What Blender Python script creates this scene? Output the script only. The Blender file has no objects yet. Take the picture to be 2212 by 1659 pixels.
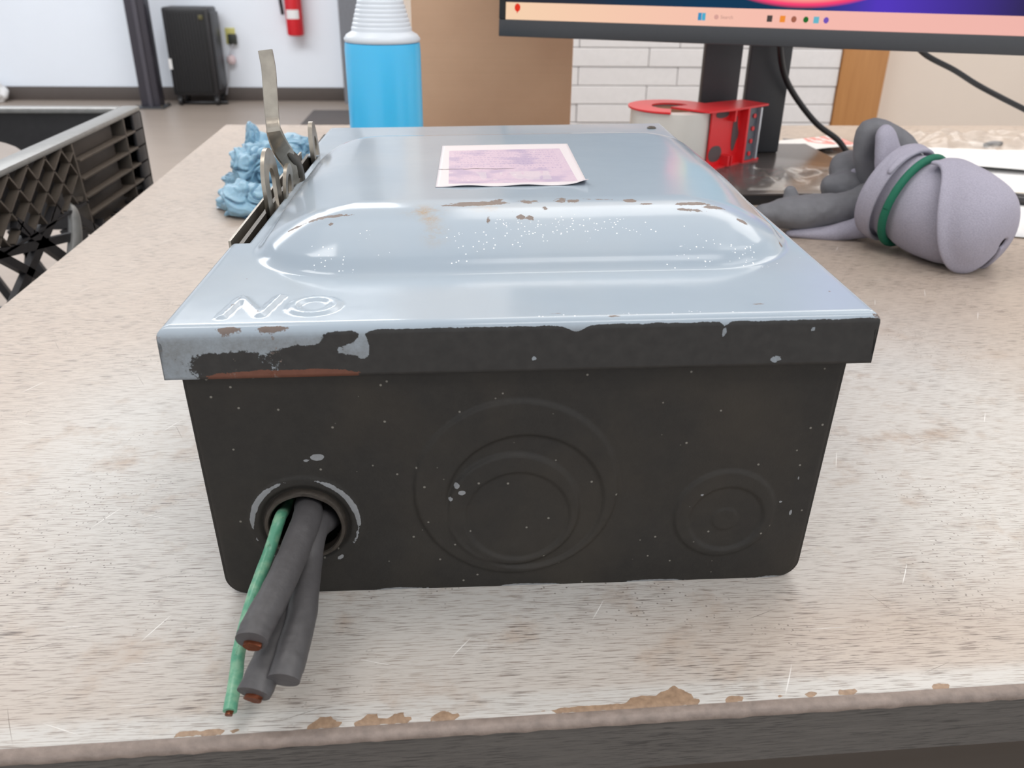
import bpy, bmesh, math, random
import numpy as np
from mathutils import Vector, Matrix, Euler, noise as mnoise
random.seed(7); np.random.seed(7)
C = bpy.context.scene.collection
SC = bpy.context.scene
PI = math.pi
DZ = 0.75            # the desk top stands 0.75 m above the floor; everything below is measured from the desk top

# ---------------------------------------------------------------- camera
cam_d = bpy.data.cameras.new('camera'); cam = bpy.data.objects.new('camera', cam_d); C.objects.link(cam)
cam_d.sensor_width = 36.0; cam_d.sensor_fit = 'HORIZONTAL'; cam_d.lens = 1818.66/2212*36
cam_d.clip_start = 0.01; cam_d.clip_end = 60
_r = Vector((0.99797815, -0.06244825, 0.01182501)); _u = Vector((0.01747047, 0.44841345, 0.8936555)); _f = Vector((0.06110971, 0.89164208, -0.44859783))
cam.matrix_world = Matrix(((_r.x,_u.x,-_f.x,-0.0203),(_r.y,_u.y,-_f.y,-0.24786),(_r.z,_u.z,-_f.z,0.2107+DZ),(0,0,0,1)))
cam_d.dof.use_dof = True; cam_d.dof.focus_distance = 0.345; cam_d.dof.aperture_fstop = 22
SC.camera = cam
# ---------------------------------------------------------------- world, lights, exposure
w = bpy.data.worlds.new('world'); SC.world = w; w.use_nodes = True
w.node_tree.nodes['Background'].inputs[0].default_value = (0.93, 0.96, 1.0, 1); w.node_tree.nodes['Background'].inputs[1].default_value = 1.0
def area(name, loc, sx, sy, power, col, rot=(0,0,0)):
    l = bpy.data.lights.new(name, 'AREA'); l.shape = 'RECTANGLE'; l.size = sx; l.size_y = sy; l.energy = power; l.color = col
    o = bpy.data.objects.new(name, l); C.objects.link(o); o.location = (loc[0],loc[1],loc[2]+DZ); o.rotation_euler = rot
    return o
area('overhead_area_light', (-0.95, 0.35, 2.02), 0.8, 0.5, 10.0, (1.0,0.97,0.94))
area('overhead_area_light', (0.2, 1.0, 2.02), 2.4, 1.2, 4, (1.0,0.97,0.94))
area('overhead_area_light', (0.5, -1.1, 2.02), 1.2, 0.6, 15, (1.0,0.98,0.96))  # added fill above the near side, brightens the desk front
area('overhead_area_light', (1.4, 0.2, 2.02), 1.2, 0.8, 8, (1.0,0.96,0.91))
area('overhead_area_light', (1.2, 2.0, 2.02), 2.6, 1.5, 40, (1.0,0.96,0.91))  # added fill to lift the cream wall and brick partition
area('overhead_area_light', (-2.2, 3.75, 2.02), 4.0, 1.4, 122, (0.96,0.98,1.0))
area('sparkle_light', (0.75, -0.55, 0.95), 0.05, 0.05, 0.6, (1.0,0.85,0.65), (math.radians(-35), math.radians(35), 0))  # unseen small warm source, added for sparkle highlights on the lid
SC.view_settings.view_transform = 'Standard'; SC.view_settings.look = 'None'; SC.view_settings.gamma = 1
SC.view_settings.use_curve_mapping = False; SC.view_settings.exposure = 0.18

# ================================================================ helpers
def lin(r, g, b):
    return tuple(((c/255/12.92) if c/255 <= .04045 else ((c/255+.055)/1.055)**2.4) for c in (r,g,b)) + (1.0,)
class N:
    """tiny node-graph writer"""
    def __init__(s, name):
        s.m = bpy.data.materials.new(name); s.m.use_nodes = True; s.t = s.m.node_tree
        s.b = s.t.nodes['Principled BSDF']; s.out = s.t.nodes['Material Output']
    def n(s, typ, **kw):
        x = s.t.nodes.new(typ)
        for k, v in kw.items(): setattr(x, k, v)
        return x
    def put(s, sock, v):
        if isinstance(v, bpy.types.NodeSocket): s.t.links.new(v, sock)
        elif v is not None: sock.default_value = v
    def obj(s): return s.n('ShaderNodeTexCoord').outputs['Object']
    def mapping(s, vec, scale=(1,1,1), rot=(0,0,0), loc=(0,0,0)):
        x = s.n('ShaderNodeMapping'); s.put(x.inputs[0], vec); x.inputs['Location'].default_value = loc
        x.inputs['Rotation'].default_value = rot; x.inputs['Scale'].default_value = scale; return x.outputs[0]
    def noise(s, vec, scale, detail=2, rough=.5, dist=0):
        x = s.n('ShaderNodeTexNoise'); s.put(x.inputs['Vector'], vec); x.inputs['Scale'].default_value = scale
        x.inputs['Detail'].default_value = detail; x.inputs['Roughness'].default_value = rough; x.inputs['Distortion'].default_value = dist
        return x.outputs[0]
    def vor(s, vec, scale, feature='F1', rnd=1):
        x = s.n('ShaderNodeTexVoronoi'); x.feature = feature; s.put(x.inputs['Vector'], vec); x.inputs['Scale'].default_value = scale
        x.inputs['Randomness'].default_value = rnd; return x
    def math(s, op, a, b=None, c=None, clamp=False):
        x = s.n('ShaderNodeMath', operation=op); x.use_clamp = clamp; s.put(x.inputs[0], a); s.put(x.inputs[1], b)
        if c is not None: s.put(x.inputs[2], c)
        return x.outputs[0]
    def ramp(s, v, a, b, lo=0., hi=1.):
        x = s.n('ShaderNodeMapRange'); s.put(x.inputs[0], v); x.inputs[1].default_value = a; x.inputs[2].default_value = b
        x.inputs[3].default_value = lo; x.inputs[4].default_value = hi; return x.outputs[0]
    def mix(s, f, a, b):
        x = s.n('ShaderNodeMix', data_type='RGBA'); s.put(x.inputs[0], f); s.put(x.inputs[6], a); s.put(x.inputs[7], b); return x.outputs[2]
    def attr(s, name):
        x = s.n('ShaderNodeAttribute', attribute_name=name); return x.outputs['Fac']
    def sep(s, v):
        x = s.n('ShaderNodeSeparateXYZ'); s.put(x.inputs[0], v); return x.outputs
    def bump(s, h, strength=.3, dist=.001):
        x = s.n('ShaderNodeBump'); s.put(x.inputs['Height'], h); x.inputs['Strength'].default_value = strength; x.inputs['Distance'].default_value = dist
        s.t.links.new(x.outputs[0], s.b.inputs['Normal'])
    def fin(s, color=None, rough=.5, metal=0., **kw):
        s.put(s.b.inputs['Base Color'], color); s.put(s.b.inputs['Roughness'], rough); s.put(s.b.inputs['Metallic'], metal)
        for k, v in kw.items(): s.put(s.b.inputs[k.replace('_',' ')], v)
        return s.m
def plain(name, rgb, rough=.5, metal=0., var=.12, scale=60, bump=0., **kw):
    g = N(name); c = lin(*rgb); v = g.noise(g.obj(), scale, 4)
    d = tuple(x*(1-var) for x in c[:3])+(1,); e = tuple(min(1,x*(1+var)) for x in c[:3])+(1,)
    if bump: g.bump(v, bump, .002)
    return g.fin(g.mix(v, d, e), rough, metal, **kw)
LOC = {}
def setp(o, label=None, cat=None, group=None, kind=None):
    if label: o['label'] = label
    if cat: o['category'] = cat
    if group: o['group'] = group
    if kind: o['kind'] = kind
    return o
def thing(name, loc, label=None, cat=None, group=None, kind=None):
    o = bpy.data.objects.new(name, None); o.empty_display_size = .02; C.objects.link(o); o.location = loc; LOC[o] = Vector(loc)
    return setp(o, label, cat, group, kind)
def emit(name, me, mat, parent=None, loc=None, smooth=True):
    """link a mesh whose vertices are in desk coordinates as ONE object under its parent (or with its own origin)"""
    off = LOC[parent] if parent is not None else Vector(loc or (0,0,0))
    if off.length: me.transform(Matrix.Translation(-off))
    if mat and not me.materials: me.materials.append(mat)
    if smooth: me.shade_smooth()
    o = bpy.data.objects.new(name, me); C.objects.link(o); LOC[o] = off.copy()
    if parent is not None: o.parent = parent
    else: o.location = off
    return o
def put(name, bm, mat, parent=None, loc=None, smooth=True, angle=.6):
    bmesh.ops.recalc_face_normals(bm, faces=bm.faces)
    if smooth:
        for e in bm.edges:
            if len(e.link_faces) == 2 and e.calc_face_angle(0) > angle: e.smooth = False
    me = bpy.data.meshes.new(name); bm.to_mesh(me); bm.free()
    return emit(name, me, mat, parent, loc, smooth)
def box(bm, lo, hi, bev=0., M=None, seg=2):
    r = bmesh.ops.create_cube(bm, size=1); vs = r['verts']
    for v in vs: v.co = Vector([lo[i] + (v.co[i]+.5)*(hi[i]-lo[i]) for i in range(3)])
    if bev:
        es = list({e for v in vs for e in v.link_edges})
        q = bmesh.ops.bevel(bm, geom=es, offset=bev, segments=seg, profile=.5, affect='EDGES')
        vs = list({v for f in q['faces'] for v in f.verts} | {v for v in vs if v.is_valid})
    if M is not None: bmesh.ops.transform(bm, matrix=M, verts=vs)
    return vs
def B(name, lo, hi, mat, parent=None, bev=0., M=None, loc=None, seg=2):
    bm = bmesh.new(); box(bm, lo, hi, bev, M, seg); return put(name, bm, mat, parent, loc)
def lathe(bm, prof, seg=48, M=None, cap=True):
    rings = []
    for r, z in prof:
        rings.append([bm.verts.new((r*math.cos(2*PI*i/seg), r*math.sin(2*PI*i/seg), z)) for i in range(seg)])
    for a, b in zip(rings, rings[1:]):
        for i in range(seg): bm.faces.new((a[i], a[(i+1)%seg], b[(i+1)%seg], b[i]))
    if cap: bm.faces.new(rings[0][::-1]); bm.faces.new(rings[-1])
    if M is not None: bmesh.ops.transform(bm, matrix=M, verts=[v for r in rings for v in r])
def spline(pts, n):
    """Catmull-Rom through points (any dimension)"""
    P = [np.array(p, float) for p in pts]; P = [2*P[0]-P[1]] + P + [2*P[-1]-P[-2]]; out = []
    for k in range(n+1):
        t = k/n*(len(P)-3); i = min(int(t), len(P)-4); u = t-i; a, b, c, d = P[i:i+4]
        out.append(.5*((2*b)+(-a+c)*u+(2*a-5*b+4*c-d)*u*u+(-a+3*b-3*c+d)*u**3))
    return out
def tube(bm, pts, rad, seg=16, n=None, flat=None, cap=True, up=(0,0,1), wob=0., seed=0, domes=False):
    """sweep an ellipse along a smooth path; rad = list or number; flat = list of height/width ratios"""
    n = n or len(pts)*6
    R_ = rad if hasattr(rad, '__len__') else [rad]*len(pts); F_ = flat if flat is not None else [1.]*len(pts)
    S = spline([tuple(p)+(r, f) for p, r, f in zip(pts, R_, F_)], n)
    if domes:
        a, b = S[0].copy(), S[-1].copy(); pre, post = [], []
        da = (S[0]-S[1])[:3]; da /= np.linalg.norm(da)+1e-9; db = (S[-1]-S[-2])[:3]; db /= np.linalg.norm(db)+1e-9
        for t in (85, 65, 45, 22):
            t = math.radians(t); q = a.copy(); q[:3] += da*a[3]*math.sin(t)*.9; q[3] *= math.cos(t); pre.append(q)
            q = b.copy(); q[:3] += db*b[3]*math.sin(t)*.9; q[3] *= math.cos(t); post.append(q)
        S = pre + S + post[::-1]
    rings = []
    for i, s in enumerate(S):
        t = Vector((S[min(i+1,len(S)-1)]-S[max(i-1,0)])[:3]).normalized()
        if t.length < .5: t = Vector((0,1,0))
        x = t.cross(Vector(up)).normalized(); y = x.cross(t).normalized(); c = Vector(s[:3]); ring = []
        for k in range(seg):
            a = 2*PI*k/seg; rr = s[3]
            if wob: rr *= 1+wob*mnoise.noise(Vector((math.cos(a)*1.5+seed, math.sin(a)*1.5, i*.35)))
            ring.append(bm.verts.new(c + x*rr*math.cos(a) + y*rr*s[4]*math.sin(a)))
        rings.append(ring)
    for a, b in zip(rings, rings[1:]):
        for i in range(seg): bm.faces.new((a[i], a[(i+1)%seg], b[(i+1)%seg], b[i]))
    if cap: bm.faces.new(rings[0][::-1]); bm.faces.new(rings[-1])
    return rings
def T(name, pts, rad, mat, parent=None, loc=None, **kw):
    bm = bmesh.new(); tube(bm, pts, rad, **kw); return put(name, bm, mat, parent, loc, angle=1.)
def prism(bm, poly, d, M=None):
    """polygon in XZ extruded along +Y by d"""
    a = [bm.verts.new((x,0,z)) for x, z in poly]; b = [bm.verts.new((x,d,z)) for x, z in poly]
    bm.faces.new(a); bm.faces.new(b[::-1])
    for i in range(len(poly)): j = (i+1)%len(poly); bm.faces.new((a[j], a[i], b[i], b[j]))
    if M is not None: bmesh.ops.transform(bm, matrix=M, verts=a+b)
def grid_mesh(name, V, keep=None, attrs=None):
    """V: (ny,nx,3) vertex array -> mesh of quads"""
    ny, nx = V.shape[:2]; idx = np.arange(ny*nx).reshape(ny, nx)
    F = np.stack([idx[:-1,:-1], idx[:-1,1:], idx[1:,1:], idx[1:,:-1]], -1)
    if keep is not None: F = F[keep]
    F = F.reshape(-1, 4)
    me = bpy.data.meshes.new(name); me.from_pydata(V.reshape(-1,3).tolist(), [], F.tolist())
    for k, a in (attrs or {}).items():
        at = me.attributes.new(k, 'FLOAT', 'POINT'); at.data.foreach_set('value', a.astype(np.float32).ravel())
    return me
def sstep(x, a, b):
    t = np.clip((x-a)/(b-a), 0, 1); return t*t*(3-2*t)

# ================================================================ materials
def desk_mat(name, dark=False):
    g = N(name); o = g.obj()
    base = lin(186,171,157) if not dark else lin(92,88,84)
    gr = g.noise(g.mapping(o, (95, 2300, 2300), (0,0,math.radians(1.6))), 1.0, 3, .6)
    gr2 = g.noise(g.mapping(o, (20, 520, 520), (0,0,math.radians(1.6))), 1.0, 4, .7)
    fleck = g.ramp(gr, .52, .61)
    worn = g.ramp(g.noise(g.mapping(o, (7,7,7), loc=(.3,.1,0)), 1, 3, .6), .42, .62)
    wpatch = g.attr('worn')
    c = g.mix(g.math('MULTIPLY', g.ramp(gr2, .35, .68), .55), base, lin(172,156,143) if not dark else lin(72,69,67))
    dk = g.mix(g.ramp(g.noise(o, 90, 2), .4, .6), lin(92,78,69), lin(128,111,100))
    if dark: dk = lin(60,58,56)
    c = g.mix(g.math('MULTIPLY', fleck, g.ramp(g.noise(o, 26, 3), .34, .58, .5, 1.)), c, dk)
    if not dark:
        wm = g.math('MULTIPLY', wpatch, g.ramp(g.noise(o, 45, 5, .65), .26, .46), clamp=True)
        wm = g.math('MULTIPLY', wm, g.ramp(fleck, 0, 1, 1, .35))
        c = g.mix(g.math('MULTIPLY', wm, .8), c, lin(204,203,199))
        # hairline scratches, pale and dark, in several directions
        for k, (rot, sc, lo, col) in enumerate([(.5, 9, .0016, lin(238,236,232)), (1.9, 12, .0013, lin(236,234,230)), (1.2, 14, .0014, lin(96,88,80)), (2.6, 10, .0011, lin(120,110,100)), (1.55, 17, .0016, lin(240,238,236))]):
            m_ = g.mapping(o, (1,1,1), (0,0,rot)); xy = g.sep(m_); S_ = sc*3.3
            u_ = g.math('ADD', g.math('MULTIPLY', xy[0], S_), g.math('MULTIPLY', g.noise(o, 9, 2), .5))
            ln = g.ramp(g.math('ABSOLUTE', g.math('SUBTRACT', g.math('FRACT', u_), .5)), lo*1.8, lo*4.5, 1, 0)
            cell = g.n('ShaderNodeCombineXYZ'); g.put(cell.inputs[0], g.math('FLOOR', u_)); g.put(cell.inputs[1], g.math('MULTIPLY', xy[1], 26)); cell.inputs[2].default_value = k*5.
            mk = g.ramp(g.noise(cell.outputs[0], 1, 1, .3), .64, .70)
            c = g.mix(g.math('MULTIPLY', g.math('MULTIPLY', ln, mk), .8), c, col)
        sp = g.vor(o, 420).outputs['Distance']
        spots = g.math('MULTIPLY', g.ramp(sp, .10, .2, 1, 0), g.ramp(g.noise(o, 22, 3), .5, .64))
        c = g.mix(g.math('MULTIPLY', spots, .7), c, lin(92,80,72))
        chip = g.math('GREATER_THAN', g.math('ADD', g.attr('edge'), g.math('MULTIPLY', g.math('SUBTRACT', g.noise(o, 300, 4), .5), .7)), .5)
        c = g.mix(chip, c, g.mix(g.noise(o, 500, 3), lin(112,90,72), lin(186,156,128)))
        g.bump(gr, .12, .0006)
        return g.fin(c, .42)
    g.bump(gr, .2, .0008)
    return g.fin(c, .45)
M_desk = desk_mat('worn_laminate'); M_deskside = desk_mat('shaded_laminate', True)  # desk front's shade under overhead light put into a darker laminate colour

def lid_mat():
    g = N('grey_enamel'); o = g.obj()
    c = g.mix(g.noise(o, 25, 3), lin(160,172,183), lin(169,181,191))
    c = g.mix(g.math('MULTIPLY', g.ramp(g.noise(o, 12, 4, .6), .5, .8), .25), c, lin(178,178,176))
    n1 = g.noise(o, 420, 6, .75); n2 = g.math('ADD', g.math('MULTIPLY', g.noise(o, 170, 4, .6), .55), g.math('MULTIPLY', g.noise(o, 900, 6, .8), .45))
    c = g.mix(g.math('MULTIPLY', g.attr('shade_grime'), g.ramp(n2, .3, .7, .35, .9)), c, lin(112,112,110))  # front flange dulled in colour: its turned-away shade together with a grime film
    # black over-paint on the flange (attribute 'dark'), ragged border
    dm = g.math('GREATER_THAN', g.math('ADD', g.attr('dark'), g.math('MULTIPLY', g.math('SUBTRACT', n2, .5), 1.1)), .5)
    blk = g.mix(g.noise(o, 300, 5), lin(35,34,33), lin(58,56,54))
    c = g.mix(dm, c, blk)
    rs = g.math('GREATER_THAN', g.math('ADD', g.attr('rust'), g.math('MULTIPLY', g.math('SUBTRACT', n2, .5), .9)), .5)
    c = g.mix(rs, c, g.mix(n1, lin(88,54,42), lin(118,76,60)))
    # chips down to dull brown metal
    ch = g.math('GREATER_THAN', g.math('ADD', g.attr('chip'), g.math('MULTIPLY', g.math('SUBTRACT', n1, .5), 1.25)), .62)
    c = g.mix(ch, c, g.mix(n2, lin(96,84,78), lin(134,120,112)))
    # ochre stain
    st = g.math('MULTIPLY', g.attr('stain'), g.ramp(n2, .42, .62), clamp=True)
    c = g.mix(g.math('MULTIPLY', st, .8), c, lin(176,140,84))
    # fine dust specks, their glints put in as white colour
    v = g.vor(o, 760); sp = g.math('MULTIPLY', g.ramp(v.outputs['Distance'], .16, .26, 1, 0),
        g.math('GREATER_THAN', g.math('ADD', g.attr('speck'), g.math('MULTIPLY', g.math('SUBTRACT', g.noise(o, 130, 3), .5), 1.5)), .52))
    sp = g.math('MULTIPLY', sp, g.math('GREATER_THAN', g.sep(v.outputs['Color'])[0], .45))
    c = g.mix(sp, c, lin(246,248,250))
    rough = g.math('ADD', g.math('MULTIPLY', dm, .3), g.ramp(g.noise(o, 30, 3), .3, .7, .11, .16))
    rough = g.math('ADD', rough, g.math('MULTIPLY', ch, .3), clamp=True)
    g.bump(g.math('SUBTRACT', g.noise(o, 60, 2), g.math('MULTIPLY', ch, .5)), .06, .0012)
    return g.fin(c, rough, Specular_IOR_Level=.36)
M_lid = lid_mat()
def body_mat():
    g = N('black_overpaint'); o = g.obj()
    n2 = g.noise(o, 170, 5, .65)
    c = g.mix(g.noise(o, 260, 6, .7), lin(33,31,29), lin(50,47,43))
    c = g.mix(g.math('MULTIPLY', g.ramp(g.noise(o, 22, 4), .45, .7), .5), c, lin(60,54,46))
    gm = g.math('GREATER_THAN', g.math('ADD', g.attr('grey'), g.math('MULTIPLY', g.math('SUBTRACT', n2, .5), .8)), .5)
    c = g.mix(gm, c, g.mix(n2, lin(112,112,112), lin(146,148,150)))
    v = g.vor(g.mapping(o, (1,1,1), (.5,.3,.2), (.013,.021,.007)), 330); sp = g.math('MULTIPLY', g.ramp(v.outputs['Distance'], .10, .17, 1, 0), g.math('GREATER_THAN', g.sep(v.outputs['Color'])[1], .86))
    c = g.mix(sp, c, lin(120,116,108))
    g.bump(g.noise(o, 700, 4, .7), .25, .0006)
    return g.fin(c, .58, Specular_IOR_Level=.3)
M_body = body_mat()
M_steel = plain('dull_zinc_steel', (168,160,148), .34, .85, .3, 160, .1)
M_steel_d = plain('dark_dirty_steel', (92,86,78), .45, .7, .35, 220, .1)
M_ringm = plain('scraped_steel', (74,68,62), .45, .6, .4, 300, .2)
M_rub = plain('black_rubber_insulation', (78,76,77), .5, 0, .2, 300, .15)
M_copper = plain('copper_strands', (118,66,44), .4, .7, .3, 400, .2)
M_dark = plain('black_inside', (18,17,16), .8)
def green_mat():
    g = N('green_insulation'); o = g.obj()
    c = g.mix(g.ramp(g.noise(o, 260, 4), .45, .62), lin(92,158,128), lin(132,180,148))
    c = g.mix(g.math('GREATER_THAN', g.noise(g.mapping(o,(1,.3,1)), 700, 6, .8), .63), c, lin(84,110,84))
    return g.fin(c, .35)
M_green = green_mat()
def label_mat():
    g = N('faded_purple_sticker'); o = g.obj(); s = g.sep(o); X, Y = s[0], s[1]
    def band(v, a, b): return g.math('MULTIPLY', g.math('GREATER_THAN', v, a), g.math('LESS_THAN', v, b))
    pap = lin(218,210,212); 
    tex = g.noise(g.mapping(o, (900, 1500, 1)), 1, 3)
    pur = g.mix(g.ramp(tex, .35, .7), lin(196,174,190), lin(208,188,200))
    pur = g.mix(g.math('MULTIPLY', g.ramp(g.noise(o, 70, 2), .48, .62), .6), pur, lin(160,146,176))
    inner = g.math('MULTIPLY', band(X, -.0275, .0275), band(Y, -.041, .029))
    c = g.mix(inner, pap, pur)
    blk = g.math('MULTIPLY', band(X, -.0185, .017), band(Y, -.036, -.020)); blk = g.math('MULTIPLY', blk, g.math('GREATER_THAN', g.noise(g.mapping(o, (160,40,1)), 1, 1), .5))
    c = g.mix(g.math('MULTIPLY', blk, .45), c, lin(206,198,200))
    rows = g.math('MULTIPLY', g.math('GREATER_THAN', g.math('SINE', g.math('MULTIPLY', Y, 1300)), .3), g.math('GREATER_THAN', g.noise(g.mapping(o, (1200, 160, 1)), 1, 1), .52))
    rows = g.math('MULTIPLY', rows, g.math('MULTIPLY', band(X, -.025, .024), band(Y, -.016, .026)))
    c = g.mix(g.math('MULTIPLY', rows, .35), c, lin(138,118,166))
    tear = g.math('LESS_THAN', g.math('ABSOLUTE', g.math('ADD', g.math('ADD', Y, .0135), g.math('MULTIPLY', g.math('SUBTRACT', g.noise(o, 120, 2), .5), .006))), .00045)
    tear = g.math('MULTIPLY', tear, g.math('LESS_THAN', X, .002))
    c = g.mix(tear, c, lin(92,78,82))
    c = g.mix(g.math('GREATER_THAN', g.noise(o, 330, 4), .70), c, lin(214,206,208))
    g.bump(g.noise(o, 200, 3), .2, .0005)
    return g.fin(c, .4)
M_label = label_mat()
M_white = plain('white_wall_paint', (236,242,250), .6, 0, .02, 4)
M_cream = plain('cream_wall_paint', (230,216,202), .6, 0, .03, 5)
M_brick = plain('white_painted_brick', (232,229,228), .55, 0, .05, 60, .25)
M_mortar = plain('pale_mortar', (214,212,212), .8)
M_basebd = plain('dark_brown_cove_base', (86,78,74), .5, 0, .08, 20)
def wood_mat():
    g = N('honey_oak'); o = g.obj()
    c = g.mix(g.noise(g.mapping(o, (60, 60, 4)), 1, 4, .6), lin(178,122,70), lin(208,152,96)); return g.fin(c, .4)
M_wood = wood_mat()
def floor_mat():
    g = N('grey_brown_vinyl_floor'); o = g.obj()
    c = g.mix(g.noise(g.mapping(o, (3, 26, 1), (0,0,.3)), 1, 4, .6), lin(150,136,124), lin(174,160,148))
    c = g.mix(g.math('MULTIPLY', g.noise(o, 1.3, 3), .4), c, lin(124,114,106)); return g.fin(c, .38)
M_floor = floor_mat()
def card_mat():
    g = N('kraft_cardboard'); o = g.obj()
    c = g.mix(g.noise(o, 14, 4, .6), lin(200,160,130), lin(220,182,150))
    c = g.mix(g.math('MULTIPLY', g.noise(g.mapping(o, (1,1,300)), 1, 1), .12), c, lin(150,118,92)); return g.fin(c, .75)
M_card = card_mat()
M_blackp = plain('black_plastic', (34,33,35), .42, 0, .15, 90)
M_bezel = plain('charcoal_plastic', (62,63,66), .45, 0, .08, 300)
M_crate = plain('dusty_black_crate_plastic', (44,43,45), .42, 0, .3, 120, .1)
M_crate_rib = plain('scuffed_grey_brown_rib', (86,78,70), .5, 0, .3, 90, .1)
M_crate_rim = plain('worn_pale_rim', (128,128,126), .34, 0, .25, 130, .15)
M_red = plain('red_plastic', (232,42,48), .35, 0, .08, 60)
M_redmetal = plain('red_extinguisher_enamel', (206,28,40), .25)
M_paper = plain('white_paper', (232,231,230), .7, 0, .02, 40)
M_tape = plain('clear_packing_tape_roll', (236,232,224), .25, 0, .03, 30, Transmission_Weight=.15)
M_knit = None
def knit_mat():
    g = N('lavender_grey_knit'); o = g.obj()
    v = g.noise(g.mapping(o, (1,1,1.6), (.4,.5,.78)), 900, 3, .7)
    c = g.mix(g.ramp(v, .35, .65), lin(166,162,177), lin(186,182,196))
    c = g.mix(g.math('MULTIPLY', g.noise(o, 40, 3), .35), c, lin(150,146,156))
    g.bump(v, .6, .001); return g.fin(c, .9)
M_knit = knit_mat()
M_coat = plain('dark_grey_palm_coating', (116,116,120), .7, 0, .18, 120, .3)
M_band = plain('green_cuff_binding', (24,110,84), .7, 0, .12, 400, .2)
def nitrile_mat():
    g = N('pale_blue_nitrile'); o = g.obj()
    c = g.mix(g.noise(o, 60, 3), lin(112,154,178), lin(158,196,216)); g.bump(g.noise(o, 160, 4, .6), .5, .002)
    return g.fin(c, .4, Subsurface_Weight=.1)
M_nit = nitrile_mat()
def film_mat(a=.2):
    g = N('clear_plastic_film'); 
    t = g.n('ShaderNodeBsdfTransparent'); gl = g.n('ShaderNodeBsdfGlossy'); gl.inputs['Roughness'].default_value = .3
    mx = g.n('ShaderNodeMixShader'); mx.inputs[0].default_value = a
    g.t.links.new(t.outputs[0], mx.inputs[1]); g.t.links.new(gl.outputs[0], mx.inputs[2]); g.t.links.new(mx.outputs[0], g.out.inputs['Surface']); return g.m
M_film = film_mat(.10)

# ================================================================ setting
FZ = -.75
def struct(name, lo, hi, mat, bev=0, M=None):
    o = B(name, lo, hi, mat, None, bev, M); o['kind'] = 'structure'; return o
struct('floor', (-5.5,-2.5,FZ-.1), (4.5,7.0,FZ), M_floor)
struct('ceiling', (-5.5,-2.5,2.05), (4.5,7.0,2.15), M_white)
struct('wall_back', (-5.5,6.5,FZ), (-.84,6.62,2.05), M_white)
struct('wall_left', (-5.62,1.0,FZ), (-5.5,7.0,2.05), M_white)
struct('baseboard_back', (-5.5,6.485,FZ), (-.84,6.5,-.655), M_basebd, .002)
struct('trim_1', (-.84,6.35,FZ), (-.30,6.62,2.05), plain('grey_column_paint', (120,122,128), .5))
struct('wall_right', (-.30,2.66,FZ), (4.5,2.80,2.05), M_cream)
LOC_wr = bpy.data.objects['wall_right']; 
# white brick facing on the partition behind the monitor: each brick a part
def brick_mesh():
    bm = bmesh.new(); box(bm, (-.161,-.02,-.0277), (.161,.014,.0277), .0018, None, 1)
    for v in bm.verts: v.co.y += .0012*mnoise.noise(v.co*40)
    me = bpy.data.meshes.new('brick'); bm.to_mesh(me); bm.free(); me.materials.append(M_brick); return me
facing = struct('wall_facing', (.05,2.625,-.75), (1.235,2.66,1.2), M_mortar)
facing.name = 'wall_partition'
bme = brick_mesh()
z0 = -.3475
for r in range(-3, 12):
    for k in range(-1, 5):
        x = .375 + .162 + (k-1)*.324 - (.098 if r%2 else 0)
        lo, hi = max(x-.161, .052), min(x+.161, 1.233)
        if hi-lo < .03: continue
        b = bpy.data.objects.new('brick', bme); C.objects.link(b); b.parent = facing
        b.location = ((lo+hi)/2, 2.619+random.uniform(-.0015,.0015), z0+r*.0575); b.scale = ((hi-lo)/.322, 1, 1)
struct('trim_2', (1.237,2.59,FZ), (1.388,2.66,1.3), M_wood, .003)

# ================================================================ desk
desk = thing('desk', (.5,.45,-.75), 'light grey wood-grain laminate desk with scratched worn top and dark shaded front edge', 'desk')
def desk_top():
    # plan: front edge slightly rotated, left edge runs back
    xs = np.concatenate([np.linspace(-.30,.36,330), np.linspace(.365,1.5,60)]); ys = np.concatenate([np.linspace(0,.36,180), np.linspace(.365,1.06,70)])
    nx, ny = len(xs), len(ys); V = np.zeros((ny,nx,3)); fx = (xs-xs[0])/(xs[-1]-xs[0])
    yf = -.067 + (xs+.157)*.028                       # front edge line
    for j, t in enumerate(ys):
        s = t/1.06
        V[j,:,0] = xs + (-.016 - .028*s)*np.clip(1-(xs+.30)/.4,0,1); V[j,:,1] = yf*(1-s) + 1.0*s; V[j,:,2] = 0
    d = V[:,:,1]-yf[None,:]
    rr = .0035; m = d < rr; V[:,:,2] = np.where(m, -(rr-np.sqrt(np.clip(rr*rr-(rr-d)**2,0,None))), 0)
    X, Y = V[:,:,0], V[:,:,1]
    nz = np.array([mnoise.noise(Vector((x*34, 3.3, 0))) + .8*mnoise.noise(Vector((x*130, 7.1, 0))) for x in X[0]])
    nz2 = np.array([mnoise.noise(Vector((x*9, 1.3, 0))) for x in X[0]])
    wd = .0030 + .0044*np.clip(nz+.35*nz2, -.6, 1.4) + .0085*np.exp(-((X[0]-.045)/.009)**2) + .004*np.exp(-((X[0]+.064)/.006)**2)
    inn = sstep(d, .0018, .0026); edge = inn*(1-sstep(d, wd[None,:]-.0008, wd[None,:]+.0008))
    worn = np.exp(-(((X+.02)/.17)**2 + ((Y-.02)/.10)**2))*1.1 + np.exp(-(((X-.22)/.10)**2+((Y-.12)/.13)**2))*1.3 + np.exp(-(((X+.17)/.07)**2+((Y-.13)/.10)**2))*1.0
    worn = np.clip(worn,0,1)*(1 - .8*np.exp(-(((X-.13)/.08)**2+((Y+.03)/.02)**2)))
    worn = np.clip(worn + 1.0*(1-sstep(d, .006, .014)), 0, 1)
    return grid_mesh('desk_top', V, None, {'edge': edge, 'worn': worn})
emit('desk_top', desk_top(), M_desk, desk)
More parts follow.
